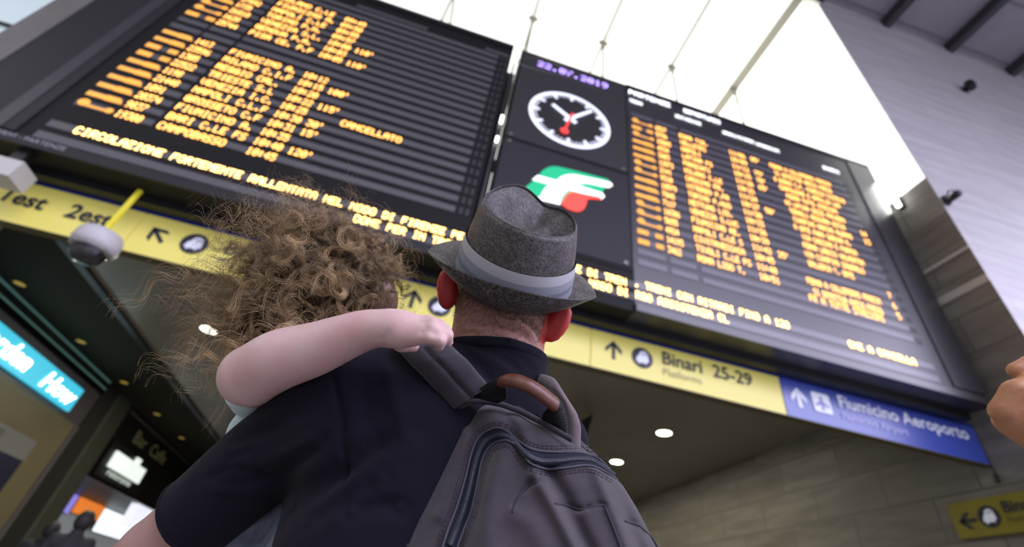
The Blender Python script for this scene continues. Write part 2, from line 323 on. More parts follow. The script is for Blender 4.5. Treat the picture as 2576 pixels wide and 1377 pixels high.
DL={1:-2.30,3:-2.30,4:-2.30,6:-2.30,8:-2.30,12:-2.30,14:-2.30}
tms=['10:45','10:40','10:35','10:31','10:30','10:25','10:22','10:20','10:15','10:12','10:10','10:08','10:05','10:03','10:00','09:57','09:55','09:50','09:45']
for k,(kd,ds,dl) in LD.items():
    z=Z0+k*PIT
    items=[(str(9300+(k*537)%9000+10000*(k%2==0))[:5 if k%2==0 else 4],-4.22,.058),(ds,-3.75,.078),(tms[k],-2.72,.07)]
    if k in DL: items.append((dl or "110'",DL[k],.078))
    if k==5: items.append(('CANCELLATO',-1.91,.085))
    ledrow(lbd,items,z,amber)
    b_=MB(); train_mark(b_,-4.66,z,kd,.41); b_.build('train_mark',amber2,lbd)
MSG1='CIRCOLAZIONE FORTEMENTE RALLENTATA NEL NODO DI FIRENZE PER ACCERTAMENTI VARIE DI TRENI. TRENI CON RITARDI FINO A 120'
pw=.0792
n1=int((.12+4.40)/pw)
ledrow(lbd,[(MSG1[:n1],-4.40,pw)],CZ+3.87,amber_hot,'scrolling_message',h=.115)
ledrow(lbd,[('DONE PER IN TRAN',-1.21,pw)],CZ+3.70,amber_hot,'scrolling_message',h=.115)
# ---- centre panel
cp=empty('clock_panel',(1.35,YB,CZ+3.45),'dark centre panel with date, round station clock and white green red emblem','clock panel')
a=MB(); a.box(.30,2.44,YB,YB+.42,CZ+4.08,CZ+8.79); a.box(.14,2.44,YB+.01,YB+.42,CZ+3.45,CZ+4.08); a.build('housing',[face_m],cp)
a=MB(); a.box(.34,2.40,YB-.012,YB,CZ+6.11,CZ+8.75); a.build('upper_panel',mat('upper_panel',(.042,.042,.044),.5,spec=.25),cp)
a=MB(); a.box(.34,2.40,YB-.012,YB,CZ+4.14,CZ+6.04); a.build('lower_panel',face2,cp)
a=MB()
for z in (CZ+3.87,CZ+3.67): a.box(.14,2.44,YB-.002,YB+.01,z-.055,z+.055)
a.build('module_strips',bar_m,cp)
for x,z in ((.42,6.17),(2.32,6.17),(.42,6.0),(2.32,4.2)): a=MB(); a.lathe([(0,0),(.03,0),(.03,.01)],(x,YB-.022,CZ+z),10,0,'y'); a.build('screw',steel,cp)
a=MB(); a.box(.15,.29,YB+.36,YB+.40,CZ+4.09,CZ+8.50); a.build('gap_blocker',dark_m,cp)  # plate added to block the bright wall behind the gap
a=MB(); a.box(.20,.24,YB+.18,YB+.22,CZ+4.1,CZ+8.6); a.build('gap_strip',mat('gap_post',(.10,.10,.11),.35,metal=.5),cp)
for z0,z1 in ((8.58,8.79),(6.60,6.74),(6.10,6.17)): a=MB(); a.box(.215,.255,YB+.10,YB+.17,CZ+z0,CZ+z1); a.build('gap_lamp',mat('gap_light',(1,1,1),.5,emit=(1,1,.97),es=5),cp)
ledrow(cp,[('22.07.2019',.64,.142)],CZ+8.45,violet_led,'date_text',h=.17,y=YB-.03)
# clock
ck=MB(); cc_=(1.355,0,CZ+7.045); RX=.715
a=MB(); a.lathe([(0,YB-.016),(.735,YB-.016),(.74,YB-.012)],cc_,64,0,'y'); cl=a.build('clock_face',mat('clock_black',(.02,.02,.02),.4),cp)
cwh=mat('clock_white',(.9,.9,.95),.5,emit=(.72,.78,1),es=1.15)
a=MB(); a.lathe([(.672,YB-.02),(.70,YB-.024),(.735,YB-.02)],cc_,72,0,'y'); a.build('clock_rim',cwh,cl)
a=MB()
def radial(mb,ang,r0,r1,w0,w1,y):
    d=np.array([math.sin(ang),0,math.cos(ang)]); p=np.array([math.cos(ang),0,-math.sin(ang)]); c=np.array([cc_[0],y,cc_[2]])
    mb.prism([c+d*r0-p*w0,c+d*r0+p*w0,c+d*r1+p*w1,c+d*r1-p*w1],(0,.004,0))
for i in range(60):
    a=MB(); radial(a,i*math.pi/30,.60 if i%5 else .545,.67,.024 if i%5==0 else .010,.024 if i%5==0 else .009,YB-.026); a.build('minute_mark',cwh,cl)

a=MB(); radial(a,math.radians(306),-.13,.42,.042,.034,YB-.034); a.build('hour_hand',cwh,cl)
a=MB(); radial(a,math.radians(42),-.14,.56,.036,.028,YB-.04); a.build('minute_hand',cwh,cl)
a=MB(); radial(a,math.radians(192),-.16,.40,.022,.018,YB-.046); 
d=np.array([math.sin(math.radians(192)),0,math.cos(math.radians(192))]); a.lathe([(0,-.004),(.075,-.004),(.075,0)],np.array([cc_[0],YB-.046,cc_[2]])+d*.42,20,0,'y')
a.build('second_hand',mat('clock_red',(.8,.05,.05),.5,emit=(1,.06,.05),es=.9),cl)
# emblem: slanted flag with a curved white f, built flat as it is on the panel
em_g=mat('emblem_green',(0,.35,.14),.5,emit=(0,.42,.20),es=1.0); em_w=mat('emblem_white',(.9,.9,.9),.5,emit=(1,1,.97),es=1.3); em_r=mat('emblem_red',(.8,.05,.04),.5,emit=(1,.075,.05),es=.95)
def bez(p0,p1,p2,n=10): return [((1-t)**2*p0[0]+2*t*(1-t)*p1[0]+t*t*p2[0],(1-t)**2*p0[1]+2*t*(1-t)*p1[1]+t*t*p2[1]) for t in np.linspace(0,1,n)]
em=empty('emblem',(1.4,YB-.02,CZ+5.3)) ; em.parent=cp; em.matrix_parent_inverse=Matrix.Translation(-cp.location)
def flat(name,pts,y,m):
    a=MB(); a.prism([(x,y,CZ+z) for x,z in pts],(0,.004,0)); o=a.build(name,m,None); o.parent=em; o.matrix_parent_inverse=Matrix.Translation(-em.location); return o
# lower left green wedge + top green band
flat('green_field',[(.70,4.93),(.885,5.27)]+bez((.93,5.34),(1.02,5.72),(1.26,5.74))+[(1.55,5.77),(2.07,5.80),(2.00,5.58),(1.93,5.36),(1.2,4.93)],YB-.018,em_g)
flat('white_f',[(.86,5.27),(.93,5.40),(1.22,5.41)]+bez((1.24,5.43),(1.34,5.66),(1.62,5.68))+[(1.90,5.72),(2.10,5.74),(2.13,5.68),(2.06,5.60),(1.80,5.57)]+bez((1.74,5.56),(1.62,5.54),(1.56,5.45),6)+[(1.96,5.44),(2.00,5.38),(1.95,5.30),(1.47,5.30)]+bez((1.42,5.28),(1.30,5.1),(1.32,4.93),6)+[(.96,4.90)]+bez((1.02,5.0),(1.06,5.22),(1.14,5.28),6),YB-.024,em_w)
flat('red_field',[(1.34,4.93)]+bez((1.36,5.05),(1.40,5.26),(1.56,5.28))+[(1.92,5.33),(1.95,5.28),(1.80,5.24)]+bez((1.72,5.2),(1.70,4.90),(1.55,4.88))+[(1.45,4.88)],YB-.029,em_r)
ledrow(cp,[(MSG1[n1+1:n1+28],-4.40+(n1+1)*pw,pw)],CZ+3.87,amber_hot,'scrolling_message',h=.115,y=YB-.006)
ledrow(cp,[('SITO DI LAVORI AL NODO DI',.38,pw)],CZ+3.70,amber_hot,'scrolling_message',h=.115,y=YB-.006)
# ---- right board
rb=empty('display_board',(5.3,YB,CZ+3.45),'large right departure display board filled with amber rows under white column headings','display board')
a=MB(); a.box(2.44,7.98,YB,YB+.42,CZ+3.45,CZ+8.79); a.box(7.42,7.98,YB-.02,YB,CZ+3.62,CZ+8.79,1); a.box(2.44,7.98,YB-.035,YB,CZ+3.45,CZ+3.56,1); a.box(2.44,7.98,YB-.02,YB,CZ+8.72,CZ+8.79,1)
a.build('housing',[mat('board_face_right',(.020,.019,.026),.36,spec=.8),mat('bezel_gloss',(.03,.03,.035),.3,spec=.7)],rb)  # lavender glare put into the tint and gloss of this face
a=MB()
for k in range(19):
    z=Z0+k*PIT
    for x0,x1 in ((2.51,2.95),(3.01,3.43),(3.50,7.05)): a.box(x0,x1,YB-.008,YB,z-.052,z+.052)
for z in (CZ+3.87,CZ+3.67): a.box(2.44,7.20,YB-.008,YB,z-.055,z+.055)
a.build('module_strips',mat('led_module_strip_right',(.12,.115,.145),.34,spec=.9),rb)  # window reflection put into the lavender tint of these strips
a=MB()
for k in range(19):
    z=Z0+k*PIT
    for x in (7.09,7.16):
        for zz in (-.03,.03): a.quadY(x,x+.04,z+zz-.018,z+zz+.018,FY)
a.build('platform_dots',mat('unlit_dots',(.07,.07,.075),.4),rb)
hd=[('PARTENZE',2.49,8.56,.112,.13),('DEPARTURES',3.66,8.55,.081,.12),('TRENO',2.49,8.27,.055,.09),('DESTINAZIONE',3.45,8.26,.046,.09),('ORARIO',4.46,8.24,.052,.09),('RITARDO',4.80,8.24,.05,.09),('INFORMAZIONI',5.18,8.22,.045,.09),('BINARIO',6.70,8.18,.054,.10)]
for s,x,z,p,h in hd: ledrow(rb,[(s,x,p)],CZ+z,white_led,'heading_text',h=h)
DR={2:('C','ROMA LIDO T.',0,'AFF A MAZZAR.'),3:('C','TIVOLI C.LE FS',0,''),4:('B','CIVITAVECCHIA',0,''),5:('B','NAPOLI C.LE S',0,''),6:('B','FIUMICINO AE.',0,''),7:('A','VENEZIA S.LUC',0,''),8:('A','NETTUNO LID.',0,''),9:('A','TORINO P.NUO',0,''),10:('B','VITERBO P.FR',0,''),11:('B','CASSINO FR.',0,''),12:('A','MILANO C.LE',0,''),13:('A','FRASCATI',0,''),14:('A','LATINA FS',0,''),15:('B','NAPOLI',0,''),16:('C','VELLETRI',0,''),17:('B','ROMA TIB.',0,'')}
INF=[(5.36,'FERMA A COLLEFERRO FROSIN'),(5.42,'SI EFFETTUA ANZIO PADIG'),(5.36,'A BORDO C.F. POMEZIA CISTE'),(5.42,'CAMPOLEONE E APRILIA LAN'),(5.52,'FERMA TUTTE STAZIONI'),(5.44,'NO LATINA SEZZE PRIVERN'),(5.48,'TERMOLI PESCARA OSTIA'),(5.50,'CIAMPINO MARINO ALBANO'),(5.46,'A ORTE FARA SABINA M.'),(5.56,'VIA CASSINO E FORMIA'),(5.52,'FERMA LABICO VALMONTON'),(5.50,'VIA CIAMPINO ZAGAROLO '),(5.50,'GALLERIA T. ORTE'),(5.38,'')]
for k,(kd,ds,_,_) in DR.items():
    z=Z0+k*PIT
    items=[(str(2000+(k*731)%7900+10000*(k%3==0))[:5],2.99,.055),(ds,3.47,.066),('1%d:%02d'%(k%2,(57-3*k)%60),4.49,.07)]
    if k in (17,15,14,13,10,5): items.append(("%d'"%(5*k),4.95,.07))
    j=17-k
    items.append(INF[j%len(INF)] [::-1]+(.052,) if False else (INF[j%14][1],INF[j%14][0],.0535))
    if k in (15,11,10,4,3,2): items.append((str(k+3),6.92 if k<12 else 6.74,.07))
    ledrow(rb,items,z,amber)
    b_=MB(); train_mark(b_,2.52,z,kd,.42); b_.build('train_mark',amber2,rb)
ledrow(rb,[('FR A TUTTE STAZIONI',5.30,.07)],Z0+PIT*1.0+.05,amber)
ledrow(rb,[(('ACCERTAMENTI VARIE DI TRENI. TRENI CON RITARDI FINO A 120')[-30:],2.44,pw*.99)],CZ+3.90,amber_hot,'scrolling_message',h=.115)
ledrow(rb,[("ALL' ASSISTENZA CLIENTI",2.02,pw*.99)][0:0]+[("RGO ASSISTENZA CL",2.45,.08)],CZ+3.71,amber_hot,'scrolling_message',h=.115)
ledrow(rb,[('CHE A CANCELLA',5.74,.082)],CZ+3.87,amber_hot,'scrolling_message',h=.115)
# housing underside rails and its cover
a=MB(); a.box(-5.65,7.98,YB+.30,YB+.42,CZ+3.36,CZ+3.45); tag(a.build('board_support_rail',black_m),'black support rail along the underside of the display boards','rail')
# ================================================================ WAYFINDING SIGNS
yel=mat('sign_yellow',(.80,.72,.16),.35,emit=(1,.93,.25),es=.10); blu=mat('sign_blue',(.03,.06,.33),.3,spec=.8,emit=(.06,.1,.6),es=.12)
ink=mat('sign_ink',(.02,.022,.04),.5); pale=mat('sign_pale_ink',(.42,.40,.22),.5); wht=mat('sign_white',(.75,.8,.9),.4,emit=(.8,.85,1),es=.15)
navy=mat('sign_edge_blue',(.02,.04,.28),.4)
X_=(1,0,0); Z_=(0,0,1)
def arrow(name,c,ang,s,m,parent,y=YS,fat=1.0,axis='y'):
    """bold open arrow pointing at ang (0 = up, clockwise)"""
    a=MB(); ca,sa=math.cos(ang),math.sin(ang)
    def pt(u,v):
        xx=u*ca+v*sa; zz=-u*sa+v*ca
        return (c[0]+xx,y-.008,c[1]+zz) if axis=='y' else (y-.008,c[0]-xx,c[1]+zz)
    t=.17*s*fat
    d=(0,.004,0) if axis=='y' else (.004,0,0)
    a.prism([pt(-t/2,-.5*s),pt(t/2,-.5*s),pt(t/2,.35*s),pt(-t/2,.35*s)],d)
    for q in (-1,1): a.prism([pt(0,.5*s),pt(q*.42*s,.06*s),pt(q*.42*s,.06*s-.24*s*fat),pt(0,.5*s-.24*s*fat)][::q],d)
    return a.build(name,m,parent)
def train_logo(c,r,parent,y=YS,axis='y'):
    def T(u,v,dd): return (c[0]+u*r,y-dd,c[1]+v*r) if axis=='y' else (y-dd,c[0]-u*r,c[1]+v*r)
    d=(0,.003,0) if axis=='y' else (.003,0,0)
    a=MB(); a.prism([T(math.cos(t),math.sin(t),.007) for t in np.linspace(0,2*math.pi,33)[:-1]],d); o=a.build('train_pictogram',ink,parent)
    a=MB(); a.prism([T(u,v,.011) for u,v in ((-.62,-.42),(-.50,.02),(-.30,.25),(-.18,.55),(.16,.68),(.50,.50),(.58,.05),(.62,-.30),(.36,-.42),(.40,-.62),(.20,-.50),(-.15,-.50),(-.40,-.66),(-.40,-.44))],d)
    a.build('train_shape',wht,o)
    a=MB()
    for x in (-.02,.26): a.prism([T(x+u,v,.014) for u,v in ((0,.28),(.16,.28),(.16,.42),(0,.42))],d)
    a.build('train_window',ink,o)
zb,zt=CZ+2.79,CZ+3.335
def panel(x0,x1,m,lab,strip=navy):
    o=empty('wayfinding_sign',((x0+x1)/2,YS,zb),lab,'sign')
    a=MB(); a.box(x0+.008,x1-.008,YS,YS+.12,zb,zt); a.build('sign_panel',m,o)
    a=MB(); a.box(x0,x1,YS-.01,YS+.12,zt,zt+.045); a.build('edge_strip',strip,o)
    a=MB(); a.box(x0,x1,YS,YS+.12,zb-.012,zb); a.build('bottom_edge',mat('sign_edge_dark',(.08,.07,.02),.5),o)
    return o
s1=panel(-6.6,-3.49,yel,'yellow direction sign reading 1est 2est, leftmost of the strip under the left board')
text_mesh('lettering','1est   2est',(-4.86,YS-.008,CZ+3.02),X_,Z_,.27,ink,s1,bold=.006,sx=.98)
s2=panel(-3.49,-.72,yel,'yellow direction sign with a slanted arrow, left of the curly head')
arrow('arrow',(-3.24,CZ+3.085),-math.radians(45),.25,ink,s2)
train_logo((-2.845,CZ+3.09),.145,s2)
text_mesh('lettering','Binari 1-2',(-2.53,YS-.008,CZ+3.065),X_,Z_,.25,ink,s2,bold=.004)
text_mesh('small_lettering','Platforms',(-2.53,YS-.008,CZ+2.9),X_,Z_,.14,pale,s2)
s3=panel(-.72,2.04,yel,'yellow direction sign ending in 24 behind the man\'s head')
arrow('arrow',(-.30,CZ+3.10),0,.27,ink,s3)
train_logo((.04,CZ+3.09),.145,s3)
text_mesh('lettering','Binari 3-24',(.38,YS-.008,CZ+3.065),X_,Z_,.262,ink,s3,bold=.004)
text_mesh('small_lettering','Platforms',(.38,YS-.008,CZ+2.9),X_,Z_,.14,pale,s3)
s4=panel(2.04,4.86,yel,'yellow direction sign reading Binari 25-29 Platforms, right of the man')
arrow('arrow',(2.355,CZ+3.10),0,.27,ink,s4)
train_logo((2.76,CZ+3.09),.150,s4)
text_mesh('lettering','Binari  25-29',(3.04,YS-.008,CZ+3.085),X_,Z_,.262,ink,s4,bold=.004)
text_mesh('small_lettering','Platforms',(3.04,YS-.008,CZ+2.92),X_,Z_,.15,pale,s4)
s5=panel(4.86,XR-.02,blu,'blue direction sign reading Fiumicino Aeroporto with an airport symbol')
arrow('arrow',(5.11,CZ+3.09),0,.29,wht,s5,fat=1.25)
a=MB(); a.prism([(5.33+u,YS-.012,CZ+2.95+v) for u,v in ((0,.02),(.02,0),(.27,0),(.29,.02),(.29,.27),(.27,.29),(.02,.29),(0,.27))],(0,.004,0)); ap=a.build('airport_pictogram',wht,s5)
a=MB(); a.prism([(5.475+u*.9,YS-.016,CZ+3.09+v*.9) for u,v in ((0,.12),(.02,.09),(.02,.03),(.12,-.03),(.12,-.06),(.02,-.03),(.02,-.08),(.045,-.11),(-.045,-.11),(-.02,-.08),(-.02,-.03),(-.12,-.06),(-.12,-.03),(-.02,.03),(-.02,.09))],(0,.004,0)); a.build('plane_shape',blu,ap)
text_mesh('lettering','Fiumicino Aeroporto',(5.76,YS-.008,CZ+3.11),X_,Z_,.255,wht,s5,bold=.004,sx=1.02)
text_mesh('small_lettering','Fiumicino Airport',(5.76,YS-.008,CZ+2.93),X_,Z_,.15,mat('sign_lilac',(.5,.52,.8),.5,emit=(.5,.5,.9),es=.1),s5)
# sign on the stone wall, lower right
s6=empty('wayfinding_sign',(XR,5.0,CZ+1.9),'dark yellow platform sign with a left arrow on the stone wall, lower right corner','sign')
a=MB(); a.box(XR-.06,XR-.005,3.9,5.79,CZ+1.93,CZ+2.39); a.build('sign_panel',mat('sign_mustard',(.25,.215,.012),.5),s6)
arrow('arrow',(5.58,CZ+2.14),-math.pi/2,.25,ink,s6,y=XR-.06,fat=1.2,axis='x')
train_logo((5.285,CZ+2.155),.14,s6,y=XR-.06,axis='x')
text_mesh('lettering','Binari',(XR-.07,5.08,CZ+2.17),(0,-1,0),Z_,.2,ink,s6,bold=.004)
text_mesh('small_lettering','Platforms',(XR-.07,5.08,CZ+2.05),(0,-1,0),Z_,.1,mat('pale2',(.12,.11,.02),.5),s6)
# conduit on the stone wall above it
a=MB(); a.tube([(XR-.015,5.02,CZ+3.2),(XR-.015,5.0,CZ+2.8),(XR-.015,5.0,CZ+2.6)],.012,6); a.tube([(XR-.02,5.0,CZ+2.66),(XR-.03,5.0,CZ+2.56)],.03,8); tag(a.build('cable',black_m),'short dark cable with plug hanging down the stone wall above the dark yellow sign','cable')
# ---- ceiling dome camera hung below the board
dc=empty('dome_camera',(-3.49,4.75,CZ+3.40),'white dome surveillance camera hanging on a yellow pole in front of the yellow sign','camera')
cx,cy,cz=-3.50,4.72,CZ+2.60
a=MB(); a.box(-3.545,-3.515+.02,4.70,4.73,cz+.10,CZ+3.42); a.build('pole',mat('yellow_paint',(.78,.68,.03),.4,emit=(1,.9,.1),es=.08),dc)
grw=mat('camera_white',(.50,.49,.50),.45)
a=MB(); a.lathe([(0,.17),(.14,.17),(.185,.15),(.205,.10),(.21,0),(.19,-.055),(.165,-.06)],(cx,cy,cz),40); a.build('camera_housing',grw,dc,True)
a=MB(); a.lathe([(.165,-.05),(.160,-.10),(.13,-.165),(.08,-.20),(0,-.215)],(cx,cy,cz),32); a.build('dome_cover',mat('dome_glass',(.015,.015,.018),.04,spec=.8),dc,True)
a=MB(); a.lathe([(.188,-.045),(.182,-.075),(.16,-.078)],(cx,cy,cz),40); a.build('trim_ring',mat('silver_ring',(.5,.5,.52),.2,metal=.9),dc,True)
# ---- grey box at far left
gb=empty('speaker_box',(-4.55,4.62,CZ+3.40),'pale grey box mounted under the left board above the yellow sign','speaker')
a=MB(); a.box(-4.86,-4.48,4.50,4.76,CZ+3.02,CZ+3.24); a.build('box_body',mat('box_grey',(.55,.54,.50),.5),gb)
a=MB(); a.box(-4.72,-4.6,4.58,4.68,CZ+3.24,CZ+3.45); a.build('bracket',black_m,gb)
# ---- small hanging items in the passage right of the backpack strap
hg=empty('hanging_banner',(3.75,9.5,ZS),'dark narrow hanging panel in the passage beside the right shoulder strap','banner')
a=MB(); p0=on=None
a.prism([(3.43,9.5,CZ+3.72),(3.98,9.5,CZ+4.14),(3.74,9.5,CZ+3.2),(3.5,9.5,CZ+3.2)],(0,.05,0)); a.build('panel',mat('banner_dark',(.02,.02,.018),.5),hg)
hy=empty('wayfinding_sign',(3.3,9.3,ZS),'tiny yellow hanging sign far back beside the right shoulder strap','sign')
a=MB(); a.box(3.0,3.45,9.3,9.36,CZ+3.75,CZ+4.05); a.build('sign_panel',mat('sign_mustard2',(.5,.38,.02),.4),hy)
a=MB(); a.box(3.15,3.2,9.3,9.34,CZ+4.05,ZS); a.build('hanger',black_m,hy)
# ================================================================ SHOPS ON THE LEFT (plane X = -8)
XS=-8.0
sh=empty('shop',(XS,11,0),'beige shop front with a dark glazed top band under the blue illuminated sign','shop front')
a=MB(); a.box(XS-.15,XS,5,14.45,0,CZ+2.84); a.build('beige_panels',mat('shop_beige',(.20,.17,.10),.45,var=(.5,.2,(.15,.13,.075))),sh)
a=MB(); a.box(XS-.15,XS+.0,5,14.62,CZ+2.84,CZ+3.72); a.build('fascia',mat('shop_fascia',(.085,.075,.085),.4),sh)
a=MB(); a.box(XS-.15,XS+.02,5,14.63,CZ+3.72,CZ+3.86); a.build('glazed_band',mat('dark_glass',(.004,.006,.006),.08),sh)
a=MB(); a.box(XS-.15,XS+.03,5,14.63,CZ+3.86,CZ+3.90); a.box(XS-.15,XS+.03,5,14.63,CZ+4.06,CZ+4.10); a.build('glass_edge',mat('teal_edge',(.06,.14,.13),.3,emit=(.10,.22,.20),es=.35),sh)
a=MB(); a.box(XS-.15,XS,5,14.63,CZ+3.9,CZ+4.06); a.build('header_shadow_gap',black_m,sh)
a=MB(); a.box(XS-.05,XS+.03,14.45,14.62,0,CZ+2.84); a.build('door_edge',mat('grey_edge',(.16,.15,.16),.35,metal=.3),sh)
ls=empty('illuminated_sign',(XS,12,CZ+3.2),'turquoise illuminated lightbox sign with glowing white script at the left edge','sign')
a=MB(); a.box(XS+.035,XS+.12,8.6,13.68,CZ+2.95,CZ+3.50); a.build('lightbox',mat('turquoise_light',(.02,.3,.4),.4,emit=(.04,.42,.58),es=1.25),ls)
script=mat('script_glow',(1,1,1),.5,emit=(1,1,.93),es=4)
text_mesh('script_lettering','Garden',(XS+.13,9.6,CZ+3.06),(0,1,0),Z_,.52,script,ls,bold=.012,sx=1.2,shear=.3)
text_mesh('script_lettering','How',(XS+.13,12.1,CZ+3.04),(0,1,0),Z_,.50,script,ls,bold=.012,sx=1.35,shear=.3)
po=empty('poster',(XS+.01,12.6,CZ+1.2),'grey and dark blue poster on the beige panels at the lower left edge','poster')
a=MB(); a.box(XS+.002+.034,XS+.05,11.6,13.5,CZ+1.72,CZ+2.15); a.build('grey_area',mat('poster_grey',(.23,.23,.24),.5),po)
a=MB(); a.box(XS+.036,XS+.05,11.6,13.48,CZ+.6,CZ+1.72); a.build('blue_area',mat('poster_blue',(.012,.012,.05),.5),po)
a=MB(); 
for i in range(3): a.box(XS+.05,XS+.054,11.7,12.35,CZ+1.88+i*.07,CZ+1.92+i*.07)
a.build('fine_print',mat('poster_print',(.1,.1,.1),.5),po)
ps=empty('shop_post',(XS,15.3,0),'dark metal post with pale edges between the beige shop and the black shop','post')
a=MB(); a.box(XS-.2,XS+.02,14.66,15.38,0,CZ+4.1); a.build('post_body',mat('post_dark',(.03,.03,.028),.35),ps)
a=MB(); a.box(XS-.1,XS+.05,15.38,15.46,0,CZ+4.0); a.build('pale_edge',mat('post_edge',(.14,.16,.14),.3,metal=.3),ps)
a=MB(); a.box(XS-.2,XS+.0,15.46,16.35,0,CZ+4.05); a.build('side_panel',mat('post_side',(.06,.062,.05),.4),ps)
s2_=empty('shop',(XS,19.5,0),'black shop front with thin gold lettering behind the man\'s left arm','shop front')
a=MB(); a.box(XS-.2,XS,16.35,27,CZ+2.02,CZ+4.05); a.build('fascia',mat('shop_black',(.006,.006,.006),.4),s2_)
a=MB(); a.box(XS,XS+.04,16.5,23,CZ+3.86,CZ+3.93); a.build('fascia_rail',mat('rail_dull',(.10,.09,.1),.4),s2_)
a=MB(); a.box(XS-.2,XS,27,30,0,CZ+4.05); a.build('side_frame',black_m,s2_); a=MB(); a.box(XS-.2,XS,25.2,25.6,0,CZ+2.0); a.build('side_frame',black_m,s2_)
text_mesh('lettering','Bar  Caffe',(XS+.02,17.5,CZ+3.30),(0,1,0),Z_,.52,mat('gold_letters',(.22,.20,.10),.4,emit=(.7,.65,.35),es=.03),s2_,sx=1.45)
ws=empty('illuminated_sign',(XS,18.1,CZ+2.2),'white lit square sign on the black shop front, left of the man\'s sleeve','sign')
a=MB(); a.box(XS+.06,XS+.12,16.9,19.3,CZ+2.42,CZ+2.86); a.box(XS+.06,XS+.12,18.3,18.65,CZ+2.86,CZ+3.02); a.build('lit_letters',mat('white_sign_glow',(.8,.9,.85),.5,emit=(.80,.9,.84),es=.95),ws)
a=MB(); a.box(XS+.045,XS+.06,16.5,19.8,CZ+2.1,CZ+3.05); a.build('back_panel',black_m,ws)
text_mesh('small_lettering','ristorante',(XS+.13,16.95,CZ+2.22),(0,1,0),Z_,.25,mat('white_sign_glow2',(.8,.9,.85),.5,emit=(.80,.9,.84),es=.8),ws,sx=1.8)
# interior of the second shop, bright menu screens
ib=MB(); ib.box(-11.2,-11.0,16,30,0,CZ+2.1); struct(ib,'wall_shop_back',mat('shop_back',(.3,.31,.32),.5,emit=(.6,.63,.65),es=.22))
ic=MB(); ic.box(-11.2,XS-.2,16,30,CZ+2.03,CZ+2.15); struct(ic,'ceiling_shop',dark_m)
def scr(name,y0,y1,z0,z1,col,es,lab,x=-10.6):
    e=empty(name,(x,(y0+y1)/2,CZ+z0),lab,'screen')
    a=MB(); a.box(x,x+.06,y0,y1,CZ+z0,CZ+z1); a.build('screen_surface',mat('scr_'+name+str(int(y0*10)),col,.5,emit=col,es=es),e)
    a=MB(); a.box(x-.05,x+.03,y0-.03,y1+.03,CZ+z0-.03,CZ+z1+.03); a.build('frame',black_m,e)
    return e
e1=scr('menu_screen',22.05,24.2,1.53,2.10,(.85,.22,.03),.8,'orange menu screen in the shop interior behind the dark-haired figures')
scr('menu_screen',21.4,21.9,1.45,2.05,(.3,.25,.8),.8,'small violet menu screen left of the orange one')
scr('menu_screen',24.3,28.6,1.2,2.0,(.85,.95,1),1.3,'large white lit screen right of the orange one')
scr('menu_screen',19.0,21.2,.385,1.0,(.5,.53,.55),.6,'grey lit counter screen below the orange one',x=-10.4)
ct=MB(); ct.box(-10.4,-9.6,17,29,0,CZ+.35); tag(ct.build('shop_counter',mat('counter_grey',(.4,.42,.43),.5,emit=(.5,.53,.55),es=.15)),'pale shop counter below the menu screens','counter')
ww=MB(); ww.box(XS-.3,XS-.05,20.6,24.9,CZ+1.3,CZ+2.0); ww.build('lit_panel',mat('pale_panel',(.8,.82,.9),.5,emit=(.85,.88,1),es=.9),s2_)
